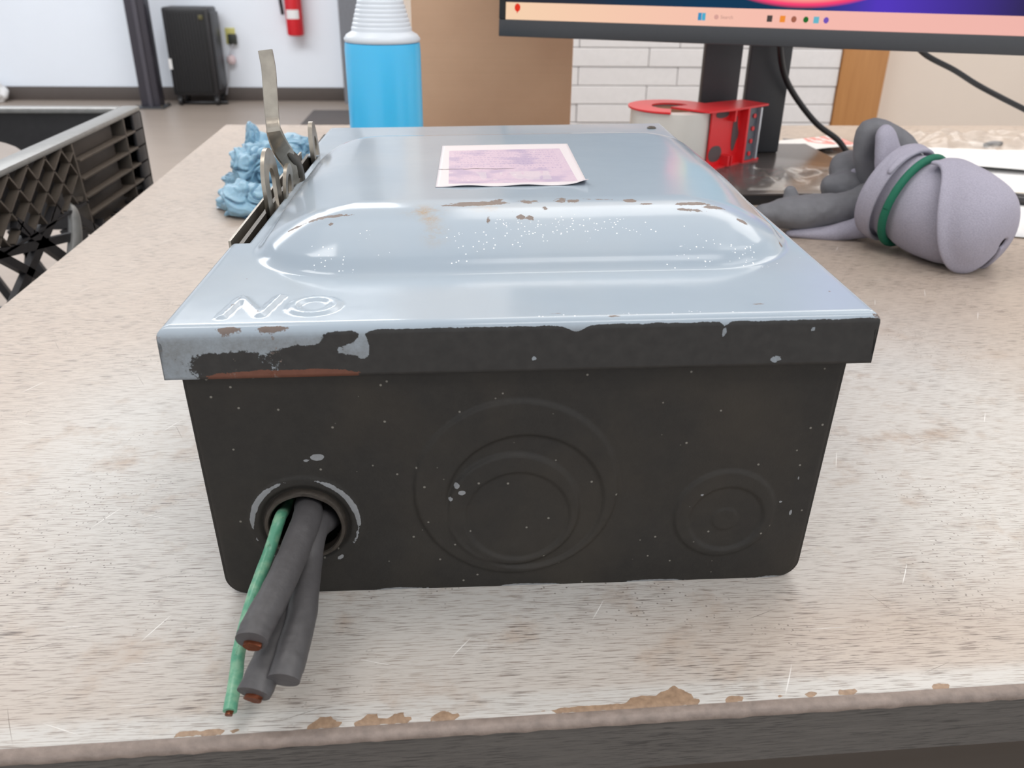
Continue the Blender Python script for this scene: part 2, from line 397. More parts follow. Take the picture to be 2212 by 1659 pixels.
def slab():
    bm = bmesh.new(); rr = .0035
    yf = lambda x: -.067+(x+.157)*.028
    top = [(-.316, yf(-.30)), (1.5, yf(1.5)), (1.5,1.0), (-.344,1.0)]
    a = [bm.verts.new((x,y,-rr if k<2 else -.0002)) for k,(x,y) in enumerate(top)]; b = [bm.verts.new((x,y,-.0245)) for x,y in top]
    for i in range(4): j=(i+1)%4; bm.faces.new((a[i],a[j],b[j],b[i]))
    bm.faces.new(b[::-1]); return bm
put('desk_edge', slab(), M_deskside, desk, smooth=False)
# pale worn lip strip along the front edge
def lip():
    n = 400; xs = np.linspace(-.316, 1.5, n); V = np.zeros((5,n,3))
    for i, x in enumerate(xs):
        yf = -.067+(max(x,-.30)+.157)*.028; k = .0006*mnoise.noise(Vector((x*160,0,0)))+.0003*mnoise.noise(Vector((x*500,4,0)))
        for j, (dy, dz) in enumerate([(.0028,-.0004),(.0006,-.0003),(-.0007,-.0014),(-.0008,-.0034),(.0,-.0042)]): V[j,i] = (x, yf+dy+(k if j in (1,2,3) else 0), dz+.0004+(k*.6 if j==3 else 0))
    return grid_mesh('lip', V)
emit('front_edge_strip', lip(), plain('worn_edge_banding', (138,124,115), .55, 0, .45, 260, .3), desk)
B('side_panel', (-.29,.02,-.75), (-.265,.97,-.0245), M_deskside, desk, .001)
B('side_panel', (1.46,.02,-.75), (1.485,.97,-.0245), M_deskside, desk, .001)
B('back_panel', (-.265,.93,-.55), (1.46,.95,-.0245), plain('dark_brown_panel', (50,42,38), .6), desk, .001)

# ================================================================ safety switch enclosure
sw = thing('switch_enclosure', (0,.18,0), 'grey steel electrical disconnect switch box with blackened front, domed lid and side lever', 'electrical box')
W2, H, L, FL = .115, .10939, .3555, .0178
ROT = -.02108
def TL(X, Y, Z):       # the lid sits slightly askew on the body
    c, s = math.cos(ROT), math.sin(ROT)
    return X*c-Y*s, Y*c+X*s-.0022, Z+.0022*X/W2
def sd_rr(X, Y, x0, x1, y0, y1, r):
    cx, cy = (x0+x1)/2, (y0+y1)/2; qx = np.abs(X-cx)-((x1-x0)/2-r); qy = np.abs(Y-cy)-((y1-y0)/2-r)
    return np.hypot(np.maximum(qx,0), np.maximum(qy,0)) + np.minimum(np.maximum(qx,qy),0) - r
def seg_d(X, Y, a, b):
    ax, ay = a; bx, by = b; t = np.clip(((X-ax)*(bx-ax)+(Y-ay)*(by-ay))/((bx-ax)**2+(by-ay)**2),0,1)
    return np.hypot(X-ax-t*(bx-ax), Y-ay-t*(by-ay))
def fbm(X, Y, s, seed=0):
    out = np.zeros(X.shape); f = out.ravel(); xr, yr = X.ravel()*s, Y.ravel()*s
    for i in range(len(f)): f[i] = mnoise.noise(Vector((xr[i], yr[i], seed)))
    return f.reshape(X.shape)
DX0, DX1, DY0, DY1 = -.1035, .1115, .044, .252
def dome_h(X, Y):
    d = -sd_rr(X, Y, DX0, DX1, DY0, DY1, .040)
    wf = np.where(Y < .17, .047 - .017*sstep(Y, .07, .15), .030)
    wf = np.minimum(wf, .047); t = np.clip(d/wf,0,1); return .0170*(1-(1-t)**2.3)*sstep(t, -.02, .16) 
def lid():
    # parametric strip across x: flange bottom -> rounded edge -> top -> rounded edge -> flange bottom
    rr = .0032
    def prof(half, n_mid, dens=None):
        p = [(-half, -FL), (-half, -FL*.66), (-half,-FL*.33)]
        p += [(-half+rr-rr*math.cos(a), -rr+rr*math.sin(a)) for a in np.linspace(0, PI/2, 7)]
        p += [(x, 0) for x in np.linspace(-half+rr, half-rr, n_mid)[1:-1]]
        p += [(half-rr+rr*math.sin(a), -rr+rr*math.cos(a)) for a in np.linspace(0, PI/2, 7)]
        p += [(half,-FL*.33), (half, -FL*.66), (half,-FL)]
        return p
    px = prof(W2, 250)
    fy = [(0,-FL*t) for t in np.linspace(1,.2,14)] + [(rr-rr*math.cos(a), -rr+rr*math.sin(a)) for a in np.linspace(0, PI/2, 7)]
    ty = np.concatenate([np.linspace(rr, .13, 170)[1:], np.linspace(.13, L-rr, 170)[1:]])
    py = fy + [(y,0) for y in ty] + [(L-rr+rr*math.sin(a), -rr+rr*math.cos(a)) for a in np.linspace(0,PI/2,7)[1:]] + [(L,-FL)]
    nx, ny = len(px), len(py)
    X = np.tile(np.array([p[0] for p in px]), (ny,1)); Y = np.tile(np.array([p[0] for p in py])[:,None], (1,nx))
    ZX = np.tile(np.array([p[1] for p in px]), (ny,1)); ZY = np.tile(np.array([p[1] for p in py])[:,None], (1,nx))
    Z = np.minimum(ZX, ZY)
    # corner: keep both flanges vertical (folded corner)
    corner = (ZX < -rr-1e-6) & (ZY < -rr-1e-6); Z = np.where(corner, np.minimum(ZX, ZY), Z)
    h = dome_h(X, Y); h = np.where(Z > -1e-6, h, 0)
    e = np.zeros_like(h)
    # embossed N and O
    LLp, ULp, LRp, URp = (-.0965,.0085), (-.0940,.0255), (-.0845,.0095), (-.0815,.0262)
    dN = np.minimum(np.minimum(seg_d(X,Y,LLp,ULp), seg_d(X,Y,ULp,LRp)), seg_d(X,Y,LRp,URp))
    e = np.maximum(e, .0008*(1-sstep(dN, .0008, .0018)))
    dO = np.abs(np.hypot((X+.0685)/1.0, (Y-.0170)/1.0)-.0068)
    e = np.maximum(e, .0007*(1-sstep(dO, .0012, .0024)))
    h = h + np.where(Z > -1e-6, e, 0)
    h += np.where(Z > -1e-6, .00008*np.sin(X*55+1)*np.sin(Y*40), 0)
    # attributes
    top = Z > -1e-6
    chip = np.zeros_like(h)
    def el(x,y,rx,ry,a=1.,rot=0):
        c,s = math.cos(rot), math.sin(rot); u=(X-x)*c+(Y-y)*s; v=-(X-x)*s+(Y-y)*c
        return a*np.exp(-((u/rx)**2+(v/ry)**2))
    chips = [(-0.071,0.073,0.0161,0.0018,0.84),(-0.084,0.072,0.0046,0.0015,0.896),(-0.013,0.081,0.0138,0.0027,1.12),(-0.02,0.0795,0.0115,0.00165,1.008),(-0.006,0.083,0.0046,0.0045,0.784),(0.006,0.082,0.0069,0.0039,0.7616),(0.019,0.083,0.0046,0.00525,0.784),(0.024,0.082,0.00575,0.00375,0.7616),(0.046,0.081,0.00345,0.0021,1.12),(0.035,0.083,0.0115,0.0009,0.84,-0.15),(0.052,0.0775,0.00345,0.0012,1.008),(0.07,0.077,0.0092,0.0018,1.064),(0.078,0.0745,0.0069,0.0021,0.952),(0.068,0.072,0.0092,0.0018,0.84,-0.2),(0.088,0.068,0.0046,0.0018,0.896,-0.5),(0.006,0.0685,0.00207,0.003,0.896),(0.012,0.0755,0.00138,0.0024,0.84),(-0.01,0.068,0.00115,0.0045,0.784),(-0.0695,0.0675,0.0012,0.0016,0.896),(0.0025,0.069,0.00253,0.0027,0.952),(-0.079,0.0008,0.0075,0.00091,1.064),(-0.0925,0.0008,0.0058,0.00091,1.064),(0.029,0.0025,0.003,0.00078,0.896),(0.078,0.01,0.003,0.001,0.952),(0.011,0.0055,0.004,0.00078,0.784),(0.104,0.262,0.004,0.0018,1),(0.1055,0.02,0.0012,0.0008,0.896),(0.105,0.337,0.0018,0.002,0.9),(0.05,0.3,0.0035,0.0014,0.8),(0.104,0.068,0.0012,0.004,0.84),(-0.097,0.045,0.0008,0.0008,0.896),(-0.055,0.125,0.0015,0.0025,0.7),(-0.02,0.1015,0.008,0.0007,0.7)]
    for ch in chips: chip = np.maximum(chip, el(*ch))
    chip = np.maximum(chip, .55*(1-sstep(dN,.0004,.0014))*(X<-.084)); chip = np.maximum(chip, .42*(1-sstep(dO,.0014,.0004+.0016))*(np.hypot(X+.0685,Y-.0170)<.0064))
    chip = np.maximum(chip, .36*np.exp(-((Y-.074)/.006)**2)*((X>-.06)&(X<.085)) )
    chip = np.maximum(chip, .62*np.exp(-((X-W2)/.006)**2-(Y/.006)**2-((Z)/.008)**2)); chip = np.maximum(chip, .5*np.exp(-((X+W2)/.004)**2-(Y/.004)**2))
    fr = (Y < rr*.9)                                    # front flange
    zz = -Z/FL
    dark = np.where(fr, 1.15*sstep(zz, .03, .22)*(.12+.98*sstep(X+.004*np.sin(X*300), -.075, -.045)), 0)
    dark = np.where(fr & (X < -.045), dark + .62*np.exp(-((X+.068)/.010)**2)*sstep(zz,.25,.5) + .60*np.exp(-((X+.094)/.016)**2)*sstep(zz,.3,.6), dark)
    side = (np.abs(X) > W2-1e-5); dark = np.where(side & ~fr, .62, dark)
    for (gx, gz, rx, rz) in [(.0035,.74,.0016,.10),(.017,.16,.0035,.16),(.0645,.3,.0017,.2),(.0935,.3,.0018,.1),(.083,.88,.004,.14),(-.051,.42,.002,.3),(-.056,.5,.006,.2)]:
        dark = np.where(fr, dark - .95*np.exp(-((X-gx)/rx)**2-((zz-gz)/rz)**2), dark)
    rust = np.where(fr, .95*np.exp(-(((X+.076)/.027)**4))*sstep(zz, .72, .97), 0)
    stain = np.maximum(np.maximum(el(-.034,.075,.006,.004), el(-.032,.069,.0035,.004,.9)), np.maximum(el(-.030,.061,.004,.005,.6), el(-.010,.077,.005,.003,.5)))
    spk = .70*np.exp(-(((X-.02)/.055)**2+((Y-.063)/.008)**2)) + .62*np.exp(-(((X+.068)/.016)**2+((Y-.052)/.009)**2)) + .6*np.exp(-(((X-.075)/.03)**2+((Y-.05)/.007)**2)) + .5*np.exp(-((X+.02)/.02)**2-((Y-.052)/.006)**2)
    spk = np.maximum(spk, .64*np.exp(-((Y-.002)/.0035)**2)*sstep(X,-.01,.005)*(1-sstep(X,.06,.1)))
    spk = np.where(fr, 0, spk)
    # notch on the left for the lever
    cx = (X[:-1,:-1]+X[1:,1:])/2; cy = (Y[:-1,:-1]+Y[1:,1:])/2
    low = lambda A: (A[:-1,:-1]+A[1:,1:])/2 < -rr-1e-6
    keep = ~(low(ZX) & low(ZY)) & ~((cx < -.1062) & (cy > .089) & (cy < .262))
    x, y, z = TL(X, Y, H+Z+h)
    return grid_mesh('lid', np.stack([x,y,z],-1), keep, {'chip':chip,'dark':dark,'rust':rust,'stain':stain,'speck':spk*1.12,'shade_grime':np.where(fr, sstep(zz,.02,.3), 0)})
lme = lid()
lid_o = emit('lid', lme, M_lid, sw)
sol = lid_o.modifiers.new('thickness', 'SOLIDIFY'); sol.thickness = .0012; sol.offset = -1
# label on the dome
def sticker():
    xs = np.linspace(-.0315,.0325,40); ys = np.linspace(.106,.194,50); X, Y = np.meshgrid(xs, ys)
    Xc, Yc = X-.0005, Y-.150
    curl = .0016*np.exp(-(((X-.0325)/.004)**2+((Y-.106)/.005)**2)) + .0007*np.exp(-((Y-.106)/.003)**2)*(.5+.5*np.sin(X*260))
    x, y, z = TL(X, Y, H+dome_h(X,Y)+.0004+curl + .00008*np.sin(X*55+1)*np.sin(Y*40))
    return grid_mesh('sticker', np.stack([x,y,z],-1))
sme = sticker()
sk = emit('warning_sticker', sme, M_label, sw); sk['label'] = 'faded pink and purple paper sticker'
# recentre object coordinates on the sticker so its print is laid out on it
off = Vector((.0005-.0, .150, 0)) + Vector((math.sin(-ROT)*.15, 0, 0)); sme.transform(Matrix.Translation(-(off-LOC[sw]))); sk.location = off-LOC[sw]
smod = sk.modifiers.new('thickness', 'SOLIDIFY'); smod.thickness = .0003

# body: front plate with embossed knock-outs
WB, WBb, BT = .1105, .1075, .1035
def hw(z):
    base = WBb + (WB-WBb)*(z/BT); r = .0075
    return base - np.where(z < r, r-np.sqrt(np.clip(r*r-(r-z)**2, 0, None)), 0)
def front():
    zs = np.concatenate([np.linspace(0,.0075,16)**1.0, np.linspace(.0075,.09,150)[1:], np.linspace(.09,BT,16)[1:]]); us = np.linspace(-1,1,360)
    U, Z = np.meshgrid(us, zs); X = U*hw(Z)
    def disc(cx, cz, r, w=.0016): return 1-sstep(np.hypot(X-cx, Z-cz), r-w, r)
    h = .0011*disc(-.001,.043,.037) - .0011*disc(.002,.0375,.029) + .0012*disc(-.002,.0345,.0245) - .0009*disc(-.0005,.032,.0195)
    h += .0010*disc(.0755,.0305,.0195) - .0009*disc(.0763,.0285,.0145) + .0004*disc(.076,.028,.0052,.001)
    h += .0004*disc(-.076,.031,.0205) - .0010*disc(-.076,.031,.0165)
    nz = fbm(X, Z, 90, 2.)*.00012; h += nz
    lump = fbm(X, Z, 420, 5.)
    edge = sstep(np.abs(U), .985, 1.0); X = X + np.sign(U)*edge*np.where(U<0, .0007, .0002)*np.clip(lump+.2,0,1)
    bev = .0022; Y = .0016 - h + bev*(1-np.sqrt(np.clip(1-(np.clip(np.abs(X)-(hw(Z)-bev),0,bev)/bev)**2,0,1)))
    grey = np.zeros_like(X)
    rr = np.hypot(X+.076, Z-.031); ang = np.arctan2(Z-.031, X+.076)
    grey = np.maximum(grey, .85*np.exp(-((rr-.0186)/.0014)**2)*(.75+.25*np.sin(ang*3)) * np.where((ang<-1.0)&(ang>-2.3), .2, 1))
    for (gx,gz,rx,rz,a) in [(-.0695,.0585,.0024,.0014,1.1),(-.0735,.0572,.0012,.0006,.9),(-.0222,.046,.0014,.0016,.9),(-.0205,.0432,.0016,.0011,.9),(-.0245,.0405,.0009,.001,.9),(.101,.045,.0006,.0016,.7),(.1005,.030,.0008,.002,.7),(.096,.035,.0009,.0007,.8),(.062,.0345,.0006,.0006,.7),(.066,.0395,.0007,.0006,.8)]:
        grey = np.maximum(grey, a*np.exp(-((X-gx)/rx)**2-((Z-gz)/rz)**2))
    bl = .85*np.exp(-((Z-.0)/.0011)**2)*(.55+.45*np.sin(X*130+1)); grey = np.maximum(grey, bl)
    rc = np.hypot((X[:-1,:-1]+X[1:,1:])/2+.076, (Z[:-1,:-1]+Z[1:,1:])/2-.031); keep = rc > .0133
    return grid_mesh('front', np.stack([X,Y,Z],-1), keep, {'grey':grey})
emit('front_plate', front(), M_body, sw)
def shell():
    bm = bmesh.new(); zs = list(np.linspace(BT,.0075,8)) + [.0075*(1-math.sin(a)) for a in np.linspace(.2,PI/2,8)]
    poly = [(-float(hw(np.array(z))), z) for z in zs] + [(float(hw(np.array(z))), z) for z in zs[::-1]]
    ys = [.0022, .1, .2, .3, .351]; rings = [[bm.verts.new((x,y,z)) for x,z in poly] for y in ys]
    for a, b in zip(rings, rings[1:]):
        for i in range(len(poly)-1): bm.faces.new((a[i],a[i+1],b[i+1],b[i]))
    bm.faces.new(rings[-1]); return bm
s_o = put('case', shell(), M_body, sw); s_o.modifiers.new('thickness','SOLIDIFY').thickness = .0012
# knock-out bushing and dark interior liner
bm = bmesh.new(); M_ring = Matrix.Translation((-.076, 0, .031)) @ Matrix.Rotation(PI/2, 4, 'X')
prof = [(.0125,-.004),(.0125,.0000),(.0129,.0005),(.0140,.0004),(.0146,-.0006),(.0146,-.004)]
rings = []
for r_, z_ in prof: rings.append([bm.verts.new(M_ring @ Vector((r_*math.cos(2*PI*i/64), r_*math.sin(2*PI*i/64), z_+.0002*math.sin(i*.7)))) for i in range(64)])
for a, b in zip(rings, rings[1:]+rings[:1]):
    for i in range(64): bm.faces.new((a[i],a[(i+1)%64],b[(i+1)%64],b[i]))
put('knockout_ring', bm, M_ringm, sw)['label'] = 'scraped bare steel ring around the cable hole'
# left mechanism: channel rails, guard plate
def LP(x,y,z): return Vector(TL(x,y,z))
bm = bmesh.new(); box(bm, (-.1128,.088,.094), (-.1118,.266,.1085)); put('side_rail', bm, M_steel, sw)
bm = bmesh.new(); box(bm, (-.1092,.086,.090), (-.1074,.268,.1068)); put('side_rail', bm, M_steel_d, sw)
bm = bmesh.new(); box(bm, (-.112,.086,.088), (-.104,.27,.0905)); put('channel_floor', bm, M_dark, sw)
# hasp loops: flat plates with a hole, standing in the channel
def hasp(name, cy, z0, zt, wy, x, th, holer, lean=0., mat=M_steel, tipw=1.):
    bm = bmesh.new(); n = 20; out, inn = [], []
    zc = zt-wy
    for i in range(n+1):
        a = PI*i/n; out.append((cy+wy*math.cos(a), zc+wy*math.sin(a)*tipw)); inn.append((cy+holer*math.cos(a), zc+holer*math.sin(a)*tipw))
    out = [(cy+wy*1.05, z0)] + out + [(cy-wy*1.05, z0)]; inn = [(cy+holer*.9, z0+.003)] + inn + [(cy-holer*.9, z0+.003)]
    k = len(out); vs = []
    for xo in (x-th/2, x+th/2):
        vs.append(([bm.verts.new((xo+lean*(z-z0), y, z)) for y,z in out], [bm.verts.new((xo+lean*(z-z0), y, z)) for y,z in inn]))
    (oa,ia),(ob,ib) = vs
    for i in range(k-1):
        bm.faces.new((oa[i],oa[i+1],ia[i+1],ia[i])); bm.faces.new((ob[i+1],ob[i],ib[i],ib[i+1]))
        bm.faces.new((oa[i+1],oa[i],ob[i],ob[i+1])); bm.faces.new((ia[i],ia[i+1],ib[i+1],ib[i]))
    bm.faces.new((oa[0],ia[0],ib[0],ob[0])); bm.faces.new((oa[k-1],ob[k-1],ib[k-1],ia[k-1]))
    bm.faces.new((ia[0],ia[k-1],ib[k-1],ib[0])); bm.faces.new((oa[0],ob[0],ob[k-1],oa[k-1])) 
    return put(name, bm, mat, sw, angle=.5)
#HASPS
hasp('padlock_hasp', .153, .096, .1325, .0155, -.1062, .0018, .0065, -.05)
hasp('padlock_hasp', .170, .096, .122, .010, -.1035, .0016, .005, .05)
hasp('padlock_hasp', .258, .096, .1215, .0095, -.1020, .0024, .0045, -.05, M_steel, 1.6)
# operating lever: forged flat bar, twisted and cranked
LEV = [(-0.1030, 0.1890, 0.1010), (-0.1040, 0.1890, 0.1100), (-0.1050, 0.1880, 0.1200), (-0.1060, 0.1780, 0.1280), (-0.1070, 0.1720, 0.1370), (-0.1080, 0.1760, 0.1430), (-0.1080, 0.1780, 0.1540), (-0.1080, 0.1800, 0.1640), (-0.1090, 0.1820, 0.1720)]
bm = bmesh.new(); S = spline(LEV, 48); rg = []
for i, s in enumerate(S):
    t = (Vector(S[min(i+1,48)])-Vector(S[max(i-1,0)])).normalized(); k = i/48
    tw = math.radians(62 - 62*float(sstep(np.array(k), .30, .52)))       # plate turns from edge-on to face-on
    wv = .0033 if k > .5 else .0036 + .0012*math.sin(PI*min(k/.5,1)); th = .0019 if k < .5 else .0024
    a = Vector((math.cos(tw), math.sin(tw), 0)); a = (a - t*a.dot(t)).normalized(); b = t.cross(a)
    rg.append([bm.verts.new(Vector(s)+a*wv*u_+b*th*v_*.5) for u_, v_ in ((-1,-.6),(-.85,-1),(.85,-1),(1,-.6),(1,.6),(.85,1),(-.85,1),(-1,.6))])
for a, b in zip(rg, rg[1:]):
    for i in range(8): bm.faces.new((a[i],a[(i+1)%8],b[(i+1)%8],b[i]))
bm.faces.new(rg[0][::-1]); bm.faces.new(rg[-1])
put('lever', bm, M_steel, sw, angle=.5)['label'] = 'upright flat steel operating lever'
T('lever_web', [(-0.1020, 0.1920, 0.1020), (-0.1010, 0.1990, 0.1080), (-0.1020, 0.1960, 0.1170), (-0.1040, 0.1850, 0.1250)], [.004,.0045,.004,.002], M_steel_d, sw, flat=[.35]*4, seg=10, up=(1,0,0))
# lid screws / rivets on the right margin
for (x, y) in ((.104,.333),(.109,.262)):
    bm = bmesh.new(); lathe(bm, [(.0030,0),(.0030,.0008),(.0022,.0014),(.0,.0015)], 20, Matrix.Translation(TL(x,y,H-.0002)), cap=False); put('rivet', bm, M_steel_d, sw)

# ================================================================ wires
def wire(name, pts, r, ins, core, label, cat, flatend=1., group=None, seed=0):
    o = thing(name, pts[-1], label, cat, group)
    n = len(pts); fl = [1.]*(n-2)+[.92, flatend]; rad = [r]*(n-2)+[r*1.02, r*(1.0+.12*(1-flatend))]
    bm = bmesh.new(); rings = tube(bm, pts, rad, 24, n*10, fl, wob=.05, seed=seed)
    put('insulation', bm, ins, o, angle=.9)
    d = (Vector(pts[-1])-Vector(pts[-2])).normalized(); c = Vector(pts[-1])
    off_ = Vector((0,0,1)).cross(d).normalized().cross(d)*(-r*.30 if flatend < 1 else 0)
    if core: T('copper_core', [c-d*.006-off_, c-d*.003-off_, c+d*.0012-off_], [r*.58]*3, core, o, flat=[flatend*.8]*3, seg=16, wob=.25, seed=seed+3)
    return o
#WIRES
wire('wire', [(-.0760,.05,.030),(-.0765,.015,.0325),(-0.0740, -0.0040, 0.0380),(-0.0760, -0.0220, 0.0360),(-0.0790, -0.0390, 0.0340),(-0.0820, -0.0500, 0.0320),(-0.0830, -0.0560, 0.0310)], .0049, M_rub, M_copper, 'short black cable end on top of the bundle, left of its two black neighbours', 'wire', .8, seed=1)
wire('wire', [(-.074,.05,.020),(-.074,.015,.022),(-0.0760, -0.0040, 0.0280),(-0.0780, -0.0210, 0.0230),(-0.0790, -0.0420, 0.0200),(-0.0810, -0.0550, 0.0180),(-0.0830, -0.0620, 0.0160)], .0051, M_rub, M_copper, 'longest black cable end in the middle of the bundle with copper strands showing', 'wire', .66, seed=4)
wire('wire', [(-.068,.05,.026),(-.069,.015,.0265),(-0.0720, -0.0040, 0.0330),(-0.0730, -0.0180, 0.0270),(-0.0720, -0.0380, 0.0240),(-0.0730, -0.0540, 0.0220),(-0.0740, -0.0610, 0.0200)], .0048, M_rub, None, 'rightmost black cable end hanging from the box hole', 'wire', .78, seed=8)
wire('ground_wire', [(-.085,.05,.030),(-.085,.015,.0305),(-0.0840, -0.0020, 0.0360),(-0.0870, -0.0100, 0.0280),(-0.0900, -0.0260, 0.0220),(-0.0920, -0.0410, 0.0140),(-0.0920, -0.0480, 0.0100),(-0.0920, -0.0590, 0.0060)], .0021, M_green, M_copper, 'thin green insulated wire, leftmost of the wires leaving the box', 'wire', 1., seed=11)

# ================================================================ spray bottle
bt = thing('spray_bottle', (-.0889,.622,0), 'translucent plastic bottle of bright blue liquid standing behind the switch box', 'bottle')
Mb = Matrix.Translation((-.0889,.622,0))
g = N('frosted_bottle_plastic'); M_bot = g.fin(lin(222,232,240), .3, 0, Alpha=.55); 
M_botn = plain('frosted_bottle_neck', (228,234,240), .35, 0, .03, 40)
g = N('blue_liquid'); M_liq = g.fin(lin(78,202,255), .25, 0, Subsurface_Weight=.15)
R0 = .0361; zz = lambda z: .2107-(.2107-z)*.83
bm = bmesh.new(); lathe(bm, [(R0-.005,.001),(R0,.005),(R0,zz(.118)),(R0-.0006,zz(.126))], 64, Mb); put('blue_liquid', bm, M_liq, bt)
pr = [(R0-.001,zz(.1265)),(R0+.0002,zz(.130)),(R0-.0025,zz(.1345)),(R0-.0075,zz(.138))]
for i in range(14): r_ = R0-.0078-.0152*(i/14); z_ = zz(.1385+i*.0046); pr += [(r_,z_),(r_+.0002,z_+.0015),(r_+.0001,z_+.0026),(r_-.0004,z_+.0035)]
pr += [(.012,zz(.203)),(.012,zz(.218))]
bm = bmesh.new(); lathe(bm, pr, 64, Mb); put('shoulder_and_neck', bm, M_botn, bt, angle=1.2)
bm = bmesh.new(); lathe(bm, [(.0137,.2172),(.0137,.235),(.01,.24)], 32, Mb); box(bm, (-.01,-.042,.24), (.01,.025,.258), .005, Mb); put('spray_head', bm, M_white, bt)

# ================================================================ cardboard carton
cb = thing('cardboard_box', (.03,.97,0), 'tall brown cardboard carton standing at the rear edge of the desk', 'box')
def carton():
    lo, hi = (-0.0710, 0.8450, 0.0920), (0.1240, 0.8450, 0.0930)
    return lo[0], hi[0]
cx0, cx1 = carton()
B('carton', (cx0,.845,.0), (cx1,1.0,.36), M_card, cb, .0015)
B('flap', (cx0,.835,.345), (cx1,.845,.36), M_card, cb, .001)
B('packing_tape', ((cx0+cx1)/2-.024,.844,.20), ((cx0+cx1)/2+.024,.845,.3602), plain('tan_tape', (172,142,112), .3), cb)

# ================================================================ monitor
mo = thing('computer_monitor', (.30,.72,.012), 'dark flat computer monitor with lit screen on a twin-post stand', 'monitor')
P0 = Vector((.027,.711,.140)); ex = Vector((.472,-.166,-.001)).normalized(); ez = Vector((0.0,0.06,1)).normalized(); ey = ez.cross(ex); ez = ex.cross(ey)
MM = Matrix((( ex.x,ey.x,ez.x,P0.x),(ex.y,ey.y,ez.y,P0.y),(ex.z,ey.z,ez.z,P0.z),(0,0,0,1)))
if ey.y < 0: pass
WM, HM = .535, .325
bm = bmesh.new(); box(bm, (0,0,0), (WM,.022,HM), .003, MM); put('housing', bm, M_bezel, mo)
bm = bmesh.new(); box(bm, (0,-.003,.0), (WM,0.001,.0165), .001, MM); put('lower_bezel', bm, M_bezel, mo)
bm = bmesh.new(); box(bm, (0,-.003,.0165), (.007,.001,HM), .001, MM); box(bm, (WM-.007,-.003,.0165), (WM,.001,HM), .001, MM); box(bm, (0,-.003,HM-.007), (WM,.001,HM), .001, MM); put('bezel_frame', bm, M_blackp, mo)
def screen_mat():
    g = N('lit_screen'); o = g.obj(); s = g.sep(o); X, Z = s[0], s[2]
    n = g.noise(o, 9, 2)
    # wallpaper: dark navy with a bright bloom rim
    ex_ = g.math('DIVIDE', g.math('SUBTRACT', X, .292), .115); ez_ = g.math('DIVIDE', g.math('SUBTRACT', Z, .087), .066)
    d = g.math('SQRT', g.math('ADD', g.math('MULTIPLY', ex_, ex_), g.math('MULTIPLY', ez_, ez_)))
    bg = g.mix(g.ramp(X, .30, .36), lin(24,60,90), lin(86,60,190)); bg = g.mix(g.ramp(X, .37, .50), bg, lin(48,44,66))
    bg = g.mix(g.ramp(X, .12, .02), bg, lin(52,52,62)); bg = g.mix(g.ramp(X,.02,.2), lin(50,50,58), bg)
    rim = g.mix(g.ramp(d, .93, .99), lin(252,170,150), lin(255,70,120))
    rim = g.mix(g.ramp(d, .86, .93), lin(200,226,150), rim); rim = g.mix(g.ramp(d, .78, .87), lin(60,150,180), rim)
    c = g.mix(g.ramp(d, 1.0, 1.05, 1, 0), bg, rim)
    bar = g.math('LESS_THAN', Z, .0165)
    tb = g.mix(g.ramp(X, .0, .30), lin(250,214,180), lin(250,190,178)); tb = g.mix(g.ramp(X,.3,.5), tb, lin(244,186,176))
    c = g.mix(bar, c, tb)
    e = g.n('ShaderNodeEmission'); g.put(e.inputs[0], c); e.inputs[1].default_value = .85
    g.t.links.new(e.outputs[0], g.out.inputs['Surface']); return g.m
def emis(name, rgb, st=.8):
    g = N(name); e = g.n('ShaderNodeEmission'); e.inputs[0].default_value = lin(*rgb); e.inputs[1].default_value = st
    g.t.links.new(e.outputs[0], g.out.inputs['Surface']); return g.m
scr_bm = bmesh.new(); box(scr_bm, (0,0,0), (WM-.014,.0008,HM-.0235)); sme = bpy.data.meshes.new('screen'); scr_bm.to_mesh(sme); scr_bm.free(); sme.materials.append(screen_mat())
scr = bpy.data.objects.new('screen', sme); C.objects.link(scr); scr.parent = mo; scr.matrix_local = Matrix.Translation(-LOC[mo]) @ MM @ Matrix.Translation((.007,-.0012,.0165)); scr['label'] = 'lit screen with colourful wallpaper and peach taskbar'
def icon(x, z, w, h, rgb, name='taskbar_icon', st=.8, shape=4):
    bm = bmesh.new(); 
    if shape == 4: prism(bm, [(x-w/2,z-h/2),(x+w/2,z-h/2),(x+w/2,z+h/2),(x-w/2,z+h/2)], .0003)
    else: prism(bm, [(x+w/2*math.cos(2*PI*k/shape+.3), z+h/2*math.sin(2*PI*k/shape+.3)) for k in range(shape)], .0003)
    me = bpy.data.meshes.new(name); bm.to_mesh(me); bm.free(); me.materials.append(emis(name, rgb, st))
    o = bpy.data.objects.new(name, me); C.objects.link(o); o.parent = scr; o.location = (0,-.0003,0); return o
#ICONS
def word(x, z, s, txt, rgb):
    cu = bpy.data.curves.new('taskbar_text', 'FONT'); cu.body = txt; cu.size = s; cu.extrude = .0001
    cu.materials.append(emis('taskbar_text_grey', rgb, .8)); tmp = bpy.data.objects.new('t', cu); C.objects.link(tmp); bpy.context.view_layer.update(); me = bpy.data.meshes.new_from_object(tmp); bpy.data.objects.remove(tmp); o = bpy.data.objects.new('taskbar_text', me); C.objects.link(o); o.parent = scr
    o.location = (x, -.0004, z); o.rotation_euler = (PI/2, 0, 0); return o
icon(.0125,.0115,.0062,.008,(236,60,40), shape=10); icon(.0125,.0085,.0035,.005,(220,40,30), shape=3)
icon(.199,.0082,.0034,.0068,(60,150,200)); icon(.2028,.0082,.0034,.0068,(80,180,214)); 
icon(.215,.0082,.0045,.0045,(224,170,160), shape=12); word(.219,.0068,.0045,'Search',(196,150,140))
